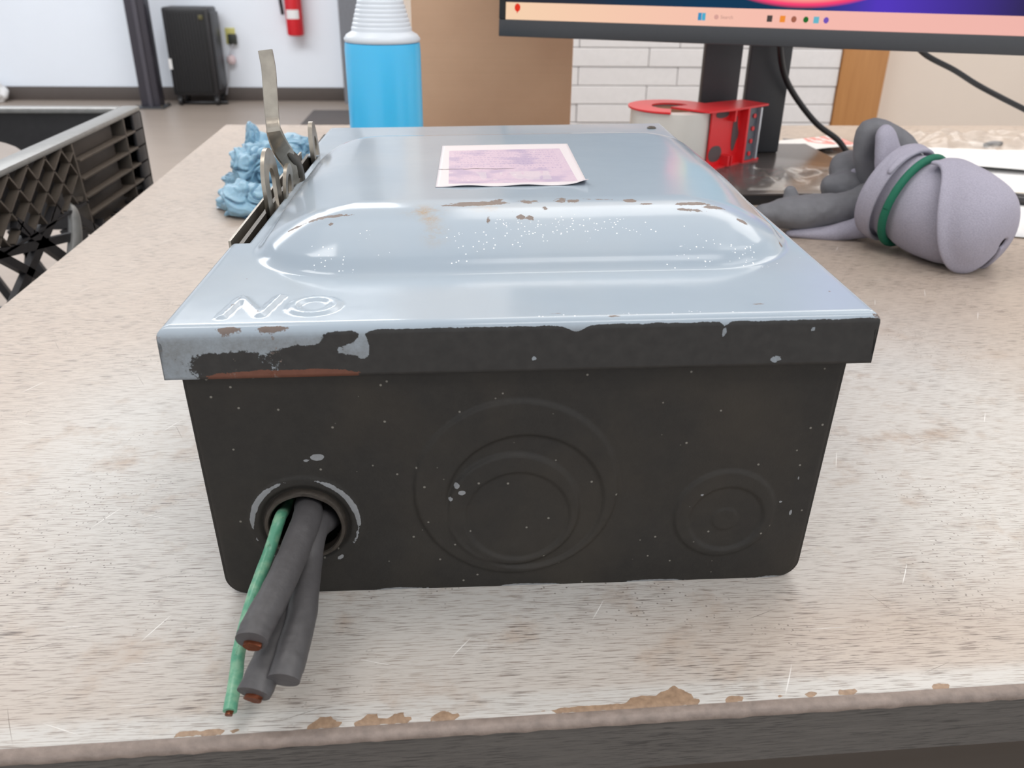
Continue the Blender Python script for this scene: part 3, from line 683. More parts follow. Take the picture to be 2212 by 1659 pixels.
for x_, c_, s_ in ((.2655,(84,74,72),4),(.2775,(250,150,60),4),(.288,(170,104,84),12),(.299,(40,110,50),8),(.3085,(110,190,210),4),(.3175,(120,90,190),8)):
    icon(x_,.0082,.0050,.0058,c_,shape=s_)
B('stand_post', ((0.2600, 0.7450, 0.0790)[0],.745,.012), ((0.3030, 0.7450, 0.0800)[0],.757,.22), M_bezel, mo, .002)
B('stand_post', ((0.3120, 0.7450, 0.0800)[0],.745,.012), ((0.3600, 0.7450, 0.0800)[0],.757,.22), M_bezel, mo, .002)
B('mount_plate', (.27,.65,.19), (.34,.746,.25), M_blackp, mo, .002)
g = N('smoky_base_plate'); M_basep = g.fin(lin(84,78,76), .18)
bm = bmesh.new(); box(bm, (.205,.550,.0095), (.415,.80,.012), .001); put('base_top', bm, M_basep, mo)
bm = bmesh.new(); box(bm, (.206,.551,.0), (.414,.799,.0095), .001); put('base', bm, M_blackp, mo)

# cables hanging behind the monitor
def single_tube(name, pts, r, mat, label, cat, group=None):
    o = T(name, pts, r, mat, None, pts[0], seg=12, n=60); return setp(o, label, cat, group)
single_tube('monitor_cable', [(0.3310, 0.7150, 0.1500), (0.3340, 0.7150, 0.1270), (0.3470, 0.7250, 0.1000), (0.3690, 0.7350, 0.0740), (0.3990, 0.7400, 0.0460), (0.4270, 0.7400, 0.0280), (.452,.735,.006), (.50,.74,.004)], .0034, M_blackp, 'black cable curving down beside the right monitor post', 'cable')
single_tube('power_cable', [(0.4660, 0.7000, 0.1430), (0.4910, 0.7000, 0.1250), (0.5260, 0.7000, 0.1100), (0.5560, 0.7000, 0.0950), (0.5830, 0.6900, 0.0820), (0.6160, 0.6800, 0.0670), (.68,.66,.035), (.76,.64,.004)], .003, M_blackp, 'black cable slanting down to the right from behind the monitor', 'cable')

# ================================================================ tape dispenser
td = thing('tape_dispenser', (.213,.69,.012), 'red plastic tape dispenser with clear packing tape roll, lying beside the monitor post', 'tape dispenser')
tc = Vector((.2125,.687)); zb, zt = .0125, .0735
bm = bmesh.new(); Mr = Matrix.Translation((tc.x,tc.y,0))
lathe(bm, [(.026,zb+.003),(.0435,zb+.003),(.0435,zt-.003),(.026,zt-.003),(.026,zb+.003)], 64, Mr, cap=False); put('tape_roll', bm, M_tape, td)
bm = bmesh.new(); lathe(bm, [(.022,zb+.004),(.0255,zb+.004),(.0255,zt-.004),(.022,zt-.004),(.022,zb+.004)], 48, Mr, cap=False); put('cardboard_core', bm, M_card, td)
dv = Vector((.81,.585)).normalized(); nv = Vector((-dv.y, dv.x))
def q2(a, b): p_ = Vector((.2555,.6505))+dv*a+nv*b; return (p_.x, p_.y)
def flange(z0_, z1_, open_):
    bm = bmesh.new(); poly = []
    for k in range(40):
        a = math.radians(-30+ (k/39)*(300 if not open_ else 300)); 
    ang0 = math.atan2(q2(0,0)[1]-tc.y, q2(0,0)[0]-tc.x); ang1 = math.atan2(q2(.012,.046)[1]-tc.y, q2(.012,.046)[0]-tc.x)
    poly = [(tc.x+.0465*math.cos(a), tc.y+.0465*math.sin(a)) for a in np.linspace(ang1, ang0+2*PI if ang0 < ang1 else ang0, 44)]
    poly = [q2(.088,.040), q2(.030,.046)] + poly + [q2(.0,.0), q2(.03,.003), q2(.088,.006)]
    a = [bm.verts.new((x,y,z0_)) for x,y in poly]; b = [bm.verts.new((x,y,z1_)) for x,y in poly]
    f1 = bm.faces.new(a[::-1]); f2 = bm.faces.new(b)
    for i in range(len(poly)): j=(i+1)%len(poly); bm.faces.new((a[i],a[j],b[j],b[i]))
    if open_:    # crescent cut: remove the inner disc of the upper flange
        pass
    bmesh.ops.triangulate(bm, faces=[f1,f2]); return bm
put('lower_flange', flange(zb-.0005, zb+.0015, False), M_red, td)
# upper flange: crescent ring over the far side of the roll plus the arm top
bm = bmesh.new(); n = 60; A0, A1 = math.radians(20), math.radians(20+236); oi = []
for k in range(n+1):
    a = A0+(A1-A0)*k/n; wd = .030
    ri = .0215
    row = [(.0465,0),(.0465,.0018),(ri,.0018),(ri,0)]
    oi.append([bm.verts.new((tc.x+r_*math.cos(a), tc.y+r_*math.sin(a), zt-.002+z_)) for r_, z_ in row])
for a, b in zip(oi, oi[1:]):
    for i in range(4): bm.faces.new((a[i],a[(i+1)%4],b[(i+1)%4],b[i]))
bm.faces.new(oi[0]); bm.faces.new(oi[-1][::-1]); put('upper_flange', bm, M_red, td)
def slabq(bm, pts, z0_, z1_):
    a = [bm.verts.new((x,y,z0_)) for x,y in pts]; b = [bm.verts.new((x,y,z1_)) for x,y in pts]
    bm.faces.new(a[::-1]); bm.faces.new(b)
    for i in range(len(pts)): j=(i+1)%len(pts); bm.faces.new((a[i],a[j],b[j],b[i]))
bm = bmesh.new(); slabq(bm, [q2(-.012,.004), q2(.03,.0), q2(.088,.002), q2(.090,.040), q2(.03,.046), q2(-.02,.05)], zt-.002, zt); put('arm_top', bm, M_red, td)
# arm face with cut-outs: plate built as frame strips around the openings
def facebox(bm, a0, a1, b0, b1, z0_, z1_): slabq(bm, [q2(a0,b0), q2(a1,b0), q2(a1,b1), q2(a0,b1)], z0_, z1_)
def blob(cxz, rx, rz, n=16, notch=0): 
    return [(cxz[0]+rx*math.copysign(abs(math.cos(2*PI*k/n))**.8, math.cos(2*PI*k/n))+(notch*rx*math.exp(-((math.sin(2*PI*k/n)+.1)/.35)**2) if math.cos(2*PI*k/n) > .3 else 0), cxz[1]+rz*math.sin(2*PI*k/n)) for k in range(n)]
bm = bmesh.new(); facebox(bm, .001,.071,.010,.012, zb+.001, zt-.002); put('arm_plate', bm, M_red, td)
M_hole = plain('dark_grey_recess', (92,84,84), .7)
def decal(name, poly, b0, mat):
    bm = bmesh.new(); a = [bm.verts.new((*q2(x, b0), z)) for x, z in poly]; b = [bm.verts.new((*q2(x, b0+.0012), z)) for x, z in poly]
    bm.faces.new(a); bm.faces.new(b[::-1])
    for i in range(len(poly)): j=(i+1)%len(poly); bm.faces.new((a[j],a[i],b[i],b[j]))
    return put(name, bm, mat, td)
decal('cutout', blob((.012, zb+.014), .011, .0085), .0095, M_hole); decal('cutout', blob((.018, zt-.006), .011, .004), .0095, M_hole)
decal('cutout', blob((.042, zb+.033), .0042, .019, 24, .9), .0095, M_hole)
bm = bmesh.new(); facebox(bm, .050,.053,.0,.012, zb+.001, zt-.002); facebox(bm, .030,.0325,.002,.010, zt-.014, zt-.002); facebox(bm,.022,.025,-.001,.010,zb+.001,zb+.012); facebox(bm,.028,.030,-.001,.010,zb+.001,zb+.012); put('rib', bm, M_red, td)
bm = bmesh.new(); facebox(bm, .058,.074,.005,.0065, zb+.002, zt-.003); put('cutter_plate', bm, plain('clear_grey_plate', (96,100,108), .3), td)
bm = bmesh.new(); facebox(bm, .074,.0768,.001,.012, zb+.003, zt-.003); put('cutter_blade', bm, plain('bright_blade', (196,200,206), .25, .6), td)
for k in range(4):
    bm = bmesh.new(); z_ = zb+.009+k*.0135; decal('stud', blob((.066+.0006*k, z_), .0024, .0024, 10), .0035, M_red); bm.free()

# ================================================================ work gloves
gl = thing('work_gloves', (.34,.43,0), 'pair of grey work gloves rolled together, knit cuff with green binding', 'gloves')
def organic(name, tubes, mat, parent, voxel=.0016, smooth=6, wr=0.0008):
    bm = bmesh.new()
    for t_ in tubes: tube(bm, t_[0], t_[1], seg=20, n=24, flat=t_[2] if len(t_) > 2 else None, domes=True)
    bmesh.ops.recalc_face_normals(bm, faces=bm.faces)
    me = bpy.data.meshes.new(name); bm.to_mesh(me); bm.free(); o = emit(name, me, mat, parent)
    r = o.modifiers.new('remesh', 'REMESH'); r.mode = 'VOXEL'; r.voxel_size = voxel; r.use_smooth_shade = True
    s = o.modifiers.new('smooth', 'SMOOTH'); s.factor = .6; s.iterations = smooth
    tx = bpy.data.textures.new(name+'_wrinkle', 'CLOUDS'); tx.noise_scale = .018; d = o.modifiers.new('wrinkle', 'DISPLACE'); d.texture = tx; d.strength = wr*5; d.mid_level = .5
    return o
#GLOVE
organic('coated_palm', [
  ([(0.2450, 0.4550, 0.0180), (0.2650, 0.4550, 0.0180), (0.2910, 0.4580, 0.0180), (0.3210, 0.4620, 0.0200), (0.3460, 0.4650, 0.0300)], [.0100,.0165,.0175,.0170,.017], [.85,.85,.9,.9,.9]),
  ([(0.2760, 0.4700, 0.0140), (0.2750, 0.4750, 0.0230), (0.2730, 0.4780, 0.0320)], [.012,.0085,.006]),
  ([(0.2880, 0.4700, 0.0160), (0.2970, 0.4700, 0.0230)], [.010,.007]),
  ], M_coat, gl)
organic('coated_finger', [([(0.3570, 0.4950, 0.0310), (0.3390, 0.5000, 0.0380), (0.3310, 0.5050, 0.0470), (0.3390, 0.5100, 0.0530)], [.014,.0155,.0135,.009]),
  ([(0.3530, 0.4800, 0.0260), (0.3290, 0.4850, 0.0330), (0.3160, 0.4900, 0.0330)], [.013,.0145,.011])], M_coat, gl, wr=.0004)
organic('coated_finger', [([(0.3930, 0.4600, 0.0330), (0.3820, 0.4680, 0.0500), (0.3670, 0.4750, 0.0700), (0.3500, 0.4780, 0.0800), (0.3360, 0.4780, 0.0840), (0.3330, 0.4770, 0.0730), (0.3350, 0.4760, 0.0600), (0.3470, 0.4750, 0.0380)], [.012,.0115,.0115,.0115,.0105,.010,.009,.012]), ([(0.3490, 0.4800, 0.0650), (0.3650, 0.4750, 0.0420)], [.012,.016])], M_coat, gl, wr=.0003)
organic('knit_finger', [([(0.3390, 0.4520, 0.0800), (0.3430, 0.4480, 0.0640), (0.3480, 0.4430, 0.0450), (0.3520, 0.4360, 0.0270)], [.0155,.0205,.0230,.022], [.5,.5,.6,.8]),
  ([(0.3600, 0.4470, 0.0560), (0.3630, 0.4400, 0.0380)], [.010,.014]),
  ([(0.2680, 0.4460, 0.0030), (0.3000, 0.4430, 0.0040), (0.3250, 0.4380, 0.0100), (0.3400, 0.4330, 0.0170)], [.006,.010,.012,.015], [.6,.7,.8,1]),
  ([(0.3330, 0.4870, 0.0460), (0.3500, 0.4800, 0.0430)], [.004,.006])], M_knit, gl, wr=.0003)
cA, cB = Vector((.348,.412,.041)), Vector((.3920,.3430,.024)); ax = (cB-cA).normalized(); ar = ax.cross(Vector((0,0,1))).normalized(); au = ar.cross(ax)
def ringpts(c, rr_, fl=.95, n=24, a0=0, a1=2*PI, wave=.0): return [c+ar*rr_*math.cos(a)+au*rr_*fl*math.sin(a)+ax*wave*math.sin(3*a) for a in np.linspace(a0,a1,n)]
# wrist folds, cuff mouth and turned-back flap
bm = bmesh.new(); K = cA
prf = [(-.030,.018),(-.026,.030),(-.019,.036),(-.012,.0375),(-.009,.0345),(-.004,.0375),(.002,.0375),(.006,.035),(.010,.0378),(.022,.0395),(.034,.0390),(.048,.0375),(.058,.0345),(.066,.029),(.071,.020),(.0735,.010),(.074,.002)]
rings = []
for s_, r_ in prf:
    ring = []
    for k in range(64):
        a = 2*PI*k/64; wv = 1+.05*mnoise.noise(Vector((math.cos(a)*1.6, math.sin(a)*1.6, s_*30)))
        p_ = K+ax*s_+ar*r_*wv*math.cos(a)*.98+au*r_*wv*.93*math.sin(a); p_.z = max(p_.z, .0015+.001*math.sin(a*5)); ring.append(bm.verts.new(p_))
    rings.append(ring)
for a, b in zip(rings, rings[1:]):
    for i in range(64): bm.faces.new((a[i],a[(i+1)%64],b[(i+1)%64],b[i]))
bm.faces.new(rings[0][::-1]); bm.faces.new(rings[-1]); o = put('knit_cuff', bm, M_knit, gl, angle=3)
o.modifiers.new('sub','SUBSURF').levels = 1; o.modifiers['sub'].render_levels = 2
# overlapping turned flap: a thick curved sheet wrapped over the cuff, open towards the viewer
def flap(prof_, a0, a1, th, name):
    na, ns = 60, len(prof_)*3; S_ = spline([(p_[0],p_[1],0) for p_ in prof_], ns-1); V = np.zeros((ns,na,3))
    for j, sp in enumerate(S_):
        t = j/(ns-1)
        for i in range(na):
            u_ = i/(na-1); a = a0+(a1-a0)*u_ - (1-u_)*math.radians(125)*float(sstep(np.array(t), .10, .75))
            rr_ = sp[1] + .0045*math.exp(-(u_/.05)**2)*(1-.4*t) + .0010*mnoise.noise(Vector((u_*7,t*4,2)))
            p_ = K+ax*(sp[0])+ar*rr_*math.cos(a)+au*rr_*.93*math.sin(a); p_.z = max(p_.z, .002); V[j,i] = p_
    o = emit(name, grid_mesh(name, V), M_knit, gl); m = o.modifiers.new('t','SOLIDIFY'); m.thickness = th; m.offset = -1; b = o.modifiers.new('b','SUBSURF'); b.levels = 1; b.render_levels = 1
    return o
flap([(.013,.0400),(.022,.0425),(.036,.0425),(.052,.0405),(.064,.0360),(.073,.0280),(.078,.0165),(.0795,.004)],math.radians(64),math.radians(262),.0030,'turned_flap')
flap([(-.020,.0385),(-.013,.0408),(-.006,.0395)],math.radians(-200),math.radians(120),.003,'cuff_fold')
rp = ringpts(K+ax*.004, .0385, .95, 40); rp = [Vector((p_.x,p_.y,max(p_.z,.0026))) for p_ in rp]
T('green_binding', rp, .0032, M_band, gl, seg=14, n=120, flat=[1.0]*40, cap=False)['label'] = 'green binding tape round the cuff'

# ================================================================ crumpled nitrile glove
ng = thing('nitrile_glove', (-.205,.56,0), 'crumpled pale blue disposable glove lying behind the switch lever', 'glove')
def crumple(name, c, rad, seed, amp=.5, cut=.0015):
    bm = bmesh.new(); bmesh.ops.create_icosphere(bm, subdivisions=6, radius=1)
    for v in bm.verts:
        p_ = v.co.copy(); q_ = p_*1.15+Vector((seed,seed*.7,0)); q_ += Vector((mnoise.noise(q_*1.3+Vector((9,0,0))), mnoise.noise(q_*1.3+Vector((0,9,0))), mnoise.noise(q_*1.3)))*.7
        rg_ = abs(mnoise.noise(q_*1.2)); r2 = abs(mnoise.noise(q_*2.6+Vector((4,4,4))))
        k = 1 + amp*(.42*mnoise.noise(q_*.9) - .55*max(0,.16-rg_)/.16*.42 + .20*(r2-.2)) 
        v.co = Vector((c[0]+p_.x*rad[0]*k, c[1]+p_.y*rad[1]*k, max(cut, c[2]+p_.z*rad[2]*k)))
    return put(name, bm, M_nit, ng, angle=3)
#NITRILE
crumple('glove_palm', (-0.2110, 0.5450, 0.0050), (.030,.034,.022), 3.1, .9)
crumple('glove_palm', (-0.2130, 0.6000, 0.0270), (.026,.036,.026), 9.4, 1.0)
crumple('glove_finger', (-0.1970, 0.6800, 0.0290), (.026,.03,.014), 5.2, .8)
crumple('glove_finger', (-0.2300, 0.6000, 0.0140), (.020,.012,.010), 1.2, .9)
crumple('glove_finger', (-0.2210, 0.6200, 0.0480), (.008,.010,.018), 7.7, .6)

# ================================================================ plastic crate
cr = thing('plastic_crate', (-.56,.6,-.24), 'black plastic milk crate with lattice sides standing left of the desk', 'crate')
X0, X1, Y0, Y1, ZT, ZB = -.735, -.400, .35, .835, .050, -.235
B('rim_side', (X1-.022,Y0,ZT-.006), (X1,Y1,ZT), M_crate_rim, cr, .002)
B('rim_side', (X0,Y0,ZT-.006), (X0+.022,Y1,ZT), M_crate_rim, cr, .002)
B('rim_end', (X0+.022,Y1-.022,ZT-.0062), (X1-.022,Y1,ZT-.0002), M_crate_rim, cr, .002)
B('rim_end', (X0+.022,Y0,ZT-.0062), (X1-.022,Y0+.022,ZT-.0002), M_crate_rim, cr, .002)
# scuff ridges on the near length of the right rim
for (x,y) in ((X1,Y1),(X1,Y0),(X0,Y1),(X0,Y0)):
    sx = -1 if x > -.5 else 1; sy = -1 if y > .5 else 1
    bm = bmesh.new(); box(bm, (min(x,x+sx*.004),min(y,y+sy*.03),ZB), (max(x,x+sx*.004),max(y,y+sy*.03),ZT-.006), .001); box(bm, (min(x,x+sx*.03),min(y,y+sy*.004),ZB), (max(x,x+sx*.03),max(y,y+sy*.004),ZT-.006), .001); put('corner_post', bm, M_crate, cr)
# right side, far half: slatted end block with back wall
yA, yB, yC = .640, .775, Y1
B('side_wall', (X1-.020,yA,-.045), (X1-.0165,Y1-.004,ZT-.006), M_crate, cr)
for k in range(6):
    z_ = ZT-.006-.0188*k
    if k: B('rib', (X1-.018,yA-.004*0,z_-.0012), (X1,Y1-.001,z_+.0012), M_crate_rib, cr, .0004)
for y_ in (yB, Y1-.003): B('rib', (X1-.018,y_-.0012,-.046), (X1,y_+.0012,ZT-.006), M_crate_rib, cr, .0004)
bm = bmesh.new(); 
for k in range(5): z_ = ZT-.006-.0188*k; box(bm, (X1-.012,yA,z_-.0176), (X1-.008,yB-.02,z_-.0012), .001)
put('smooth_panel', bm, plain('dusty_brown_black', (62,56,52), .5, 0, .3, 60), cr)
# slanting bar at the end of the slats
def bar(name, a, b, th, dp, mat, xo=X1, plane='x'):
    """flat bar between two points (u,z) of a crate side"""
    bm = bmesh.new(); a = Vector(a); b = Vector(b); d = (b-a).normalized(); n_ = Vector((-d.y,d.x))*th/2; P = [a+n_, b+n_, b-n_, a-n_]
    if plane == 'x': A = [bm.verts.new((xo,p_.x,p_.y)) for p_ in P]; D = [bm.verts.new((xo-dp,p_.x,p_.y)) for p_ in P]
    else: A = [bm.verts.new((p_.x,xo,p_.y)) for p_ in P]; D = [bm.verts.new((p_.x,xo+dp,p_.y)) for p_ in P]
    bm.faces.new(A); bm.faces.new(D[::-1])
    for i in range(4): j=(i+1)%4; bm.faces.new((A[j],A[i],D[i],D[j]))
    return put(name, bm, mat, cr, smooth=False)
bar('rib', (.628,ZT-.006), (.640,-.046), .003, .018, M_crate_rib)
# fine diamond lattice (near half of the side), backed by dark wall
B('side_wall', (X1-.020,Y0+.01,-.0), (X1-.0165,yA-.01,ZT-.006), M_crate, cr)
def clip(y0_, z0_, dy, dz, zlo, zhi, ylo, yhi):
    t0, t1 = -9, 9
    for p0, d_, lo, hi in ((y0_,dy,ylo,yhi),(z0_,dz,zlo,zhi)):
        a, b = (lo-p0)/d_, (hi-p0)/d_; t0 = max(t0, min(a,b)); t1 = min(t1, max(a,b))
    return None if t1-t0 < .004 else ((y0_+dy*t0, z0_+dz*t0), (y0_+dy*t1, z0_+dz*t1))
for k in range(-2, 12):
    for (dy, dz) in ((1,.62),(1,-1.15)):
        s_ = clip(Y0+k*.036, ZT-.03 if dz>0 else ZT-.006, dy, dz, -.012, ZT-.006, Y0+.012, yA-.012)
        if s_: bar('lattice_bar', s_[0], s_[1], .0018, .008, M_crate_rib)
bar('rib', (Y0+.01,-.012), (yA-.0,-.016), .0025, .010, M_crate)
# lower wide lattice, open
cyc = .535
for a, b, th in [((.49,.004),(.60,-.080),.010),((.585,.002),(.42,-.075),.010),((.40,-.002),(.62,-.044),.008),((.44,-.005),(.53,-.068),.008),((.53,-.068),(.66,-.16),.009),((.42,-.08),(.70,-.22),.010),((.60,-.02),(.80,-.14),.009),((.70,-.05),(.83,-.14),.009),((.68,-.11),(.78,-.048),.009),((.35,-.12),(.50,-.22),.010)]:
    bar('lattice_bar', a, b, th, .006, M_crate)
for a, b, th in [((.66,-.046),(.70,-.085),.014),((.72,-.046),(.73,-.10),.010),((.76,-.046),(.75,-.10),.008)]: bar('lattice_bar', a, b, th, .016, M_crate)
T('curved_brace', [(X1-.006,.606,-.010),(X1-.002,.603,-.018),(X1+.0,.594,-.035),(X1,.580,-.055),(X1-.003,.566,-.080),(X1-.01,.56,-.12)], [.004,.007,.0085,.009,.008,.007], M_crate_rim, cr, flat=[.7]*6, seg=14, up=(1,0,0))
# bottom frame and floor grid
B('bottom_frame', (X1-.006,Y0,ZB), (X1,Y1,ZB+.03), M_crate, cr, .001); B('bottom_frame', (X0,Y0,ZB), (X0+.006,Y1,ZB+.03), M_crate, cr, .001)
B('bottom_frame', (X0,Y1-.006,ZB), (X1,Y1,ZB+.03), M_crate, cr, .001); B('bottom_frame', (X0,Y0,ZB), (X1,Y0+.006,ZB+.03), M_crate, cr, .001)
for k in range(7): B('floor_slat', (X0,Y0+.03+k*.068,ZB), (X1,Y0+.045+k*.068,ZB+.006), M_crate, cr)
# far end wall solid at top with rounded handle hole; left wall
def holed_wall(u0, u1, z0_, z1_, hu0, hu1, hz0, hz1, plane, xo, dp, name):
    bm = bmesh.new(); n = 14; outer, inner = [], []
    hc, hr = (hu0+hu1)/2, (hu1-hu0)/2
    inner = [(hu0,hz0),(hu1,hz0)] + [(hc+hr*math.cos(a), hz1-.02+.02*math.sin(a)) for a in np.linspace(0,PI,n)]
    outer = [(u0,z0_),(u1,z0_)] + [(hc+(u1-hc)*math.cos(a)*1.0 if abs(math.cos(a))<.98 else (u1 if math.cos(a)>0 else u0), z1_) for a in np.linspace(0,PI,n)]
    outer[2] = (u1,z1_); outer[-1] = (u0,z1_)
    def mk(dx): 
        f = (lambda p_: (xo+dx,p_[0],p_[1])) if plane == 'x' else (lambda p_: (p_[0],xo+dx,p_[1]))
        return [bm.verts.new(f(p_)) for p_ in outer], [bm.verts.new(f(p_)) for p_ in inner]
    (oa,ia),(ob,ib) = mk(0), mk(dp); m = len(outer)
    for i in range(m):
        j=(i+1)%m; bm.faces.new((oa[i],oa[j],ia[j],ia[i])); bm.faces.new((ob[j],ob[i],ib[i],ib[j])); bm.faces.new((ia[i],ia[j],ib[j],ib[i])); bm.faces.new((oa[j],oa[i],ob[i],ob[j]))
    return put(name, bm, M_crate, cr, smooth=False)
holed_wall(X0+.01, X1-.01, -.10, ZT-.006, X0+.05, -.545, -.06, .014, 'y', Y1-.008, .004, 'end_wall')
holed_wall(Y0+.01, Y1-.01, -.10, ZT-.006, .50, .66, -.06, .016, 'x', X0+.004, .004, 'side_wall')
for k in range(5): bar('lattice_bar', (X0+.02+k*.065,-.10), (X0+.075+k*.065,-.22), .010, .006, M_crate, Y1-.008, 'y')
for k in range(5): bar('lattice_bar', (X0+.075+k*.065-.03,-.10), (X0+.02+k*.065-.01,-.22), .010, .006, M_crate, Y1-.008, 'y')
# trolley under the crate
tr = thing('trolley_cart', (-.7,.5,-.75), 'pale low cart deck carrying the black crate', 'cart')
B('cart_deck', (-1.25,.05,-.262), (-.38,.86,-.237), plain('pale_cart_deck', (176,164,152), .5), tr, .003)
for x_ in (-1.2,-.43):
    for y_ in (.1,.81): B('leg', (x_-.015,y_-.015,-.75), (x_+.015,y_+.015,-.262), M_bezel, tr, .002)
bl = thing('blue_rag', (-.45,.40,-.236), 'bright blue cloth lying low beside the crate and desk edge', 'cloth')
def rag():
    xs = np.linspace(-.475,-.408,30); ys = np.linspace(.365,.475,40); X, Y = np.meshgrid(xs, ys); Z = -.19+.012*fbm(X,Y,40,3)+.02*np.cos((X+.44)*30)
    return grid_mesh('cloth', np.stack([X,Y,Z],-1))
o = emit('cloth', rag(), plain('blue_cloth', (60,120,200), .8), bl); o.modifiers.new('t','SOLIDIFY').thickness = .03

# ================================================================ papers, pen, films
def sheet(name, pts, mat, label, cat, z=.0006, bend=.0, group=None, n=14, thick=.0004):
    a, b, c, d = [Vector(p_) for p_ in pts]; V = np.zeros((n,n,3))
    for j in range(n):
        for i in range(n):
            u_, v_ = i/(n-1), j/(n-1); p_ = a.lerp(b,u_).lerp(d.lerp(c,u_), v_); zz = z+bend*((1-v_)**3)*(.4+.6*math.sin(u_*PI))+bend*.5*(u_**4)
            V[j,i] = (p_.x,p_.y,p_.z+zz)
    o = emit(name, grid_mesh(name, V), mat, None, tuple((a+c)/2)); m = o.modifiers.new('t','SOLIDIFY'); m.thickness = thick; m.offset = 1
    return setp(o, label, cat, group)
sheet('paper_sheet', [(0.4390, 0.4470, 0.0000), (.70,.35,0), (.90,.72,0), (0.5780, 0.7430, 0.0000)], M_paper, 'white paper sheet right of the gloves with the dark marker on it', 'paper', bend=.001)
sheet('paper_sheet', [(.47,.735,0.001), (.66,.66,.001), (.74,.80,.001), (.56,.84,.001)], M_paper, 'white paper sheet partly under the other one, behind the gloves', 'paper', z=-.0005, bend=.006)
def printed():
    g = N('red_printed_card'); s = g.sep(g.obj()); m = g.math('MULTIPLY', g.math('GREATER_THAN', s[0], -.012), g.math('GREATER_THAN', g.math('ADD', s[1], g.math('MULTIPLY', s[0], .4)), -.006))
    m = g.math('MULTIPLY', m, g.ramp(g.noise(g.mapping(g.obj(), (90,40,1)), 1, 2), .42, .5)); return g.fin(g.mix(m, lin(226,224,222), lin(232,140,132)), .5)
sheet('printed_card', [(0.3960, 0.7750, 0.0040), (0.4890, 0.8060, 0.0040), (0.4880, 0.8880, 0.0040), (0.3760, 0.8120, 0.0120)], printed(), 'white card with red print lying behind the gloves', 'card', bend=.004)
sheet('printed_card', [(0.4030, 0.8280, 0.0020), (0.4490, 0.7930, 0.0020), (0.4660, 0.8660, 0.0020), (0.4170, 0.8850, 0.0020)], plain('grey_card', (120,116,116), .6), 'grey card under the red printed one', 'card', bend=.001)
pn = thing('marker_pen', (0.5290, 0.5590, 0.0040), 'stubby dark marker lying on the white paper at the right', 'marker')
pa, pb = Vector((0.5120, 0.5590, 0.0060)), Vector((0.5490, 0.5400, 0.0060)); bm = bmesh.new(); tube(bm, [pa.lerp(pb,t) for t in (0,.3,.6,1)], [.0035,.006,.0062,.0055], 20, 24, domes=True); put('barrel', bm, plain('gloss_charcoal', (54,50,52), .2), pn)
tube(b2 := bmesh.new(), [pa.lerp(pb,.55)+Vector((0,-.0006,.0054)), pa.lerp(pb,.85)+Vector((0,-.0006,.0056))], .0014, 8, 6, domes=True); put('clip', b2, M_steel, pn)
sm = T('metal_clip', [(0.6720, 0.8380, 0.0030), (0.6850, 0.8450, 0.0040), (0.6990, 0.8480, 0.0030)], .003, M_bezel, None, (0.6880, 0.8510, 0.0030), seg=10, domes=True); setp(sm, 'small dark clip lying at the far right of the desk', 'clip')
def film(name, x0, x1, y0, y1, z, h, seed, label, s1=26):
    xs = np.linspace(x0,x1,70); ys = np.linspace(y0,y1,50); X, Y = np.meshgrid(xs, ys)
    n1 = 1-np.abs(fbm(X,Y,s1,seed))*2; n2 = 1-np.abs(fbm(X,Y,s1*2.6,seed+3))*2
    ed = np.minimum(1, np.minimum(np.minimum(X-x0,x1-X)/(x1-x0), np.minimum(Y-y0,y1-Y)/(y1-y0))*4)
    jx = .006*fbm(X,Y,18,seed+7)
    o = emit(name, grid_mesh(name, np.stack([X+jx,Y,z+np.clip(h*(.8*n1+.2*n2),0.0,None)*ed],-1)), M_film, None, ((x0+x1)/2,(y0+y1)/2,z)); return setp(o, label, 'plastic bag')
film('plastic_bag', .262, .40, .56, .66, .0125, .012, 2.2, 'clear crumpled plastic bag on the monitor base')
film('plastic_bag', .50, .84, .78, .90, .001, .020, 6.1, 'clear crumpled plastic bag at the rear edge of the desk', 20)

# ================================================================ far room things
po = thing('steel_post', (-2.17,6.15,-.75), 'dark square steel post with base plate standing before the white wall', 'post')
B('post_shaft', (-2.235,6.10,-.74), (-2.105,6.22,2.05), plain('dark_steel_paint', (58,56,64), .4), po, .006)
B('base_plate', (-2.27,6.06,-.75), (-2.07,6.24,-.738), M_bezel, po, .003)
for (x_,y_) in ((-2.255,6.075),(-2.085,6.075),(-2.085,6.225)): B('bolt', (x_-.008,y_-.008,-.738), (x_+.008,y_+.008,-.725), M_steel_d, po, .002)
B('cable_cover', (-2.180,6.088,-.74), (-2.150,6.10,1.9), plain('slate_strip', (78,76,84), .4), po, .003)
ht = thing('portable_heater', (-1.87,6.34,-.75), 'tall black portable heater on casters against the white wall', 'heater')
B('body', (-2.035,6.22,-.68), (-1.715,6.44,-.098), M_blackp, ht, .015)
B('front_grille', (-2.01,6.212,-.66), (-1.745,6.222,-.12), plain('matt_black', (14,14,15), .6), ht, .003)
for k in range(12): B('grille_fin', (-2.0+k*.021,6.206,-.65), (-1.994+k*.021,6.213,-.13), M_blackp, ht)
B('side_cover', (-1.717,6.24,-.64), (-1.700,6.42,-.13), M_bezel, ht, .004)
B('control_dial', (-1.785,6.204,-.175), (-1.755,6.214,-.145), plain('olive_dial', (90,84,50), .5), ht, .003)
B('rating_sticker', (-2.034,6.212,-.50), (-2.012,6.2135,-.43), M_paper, ht)
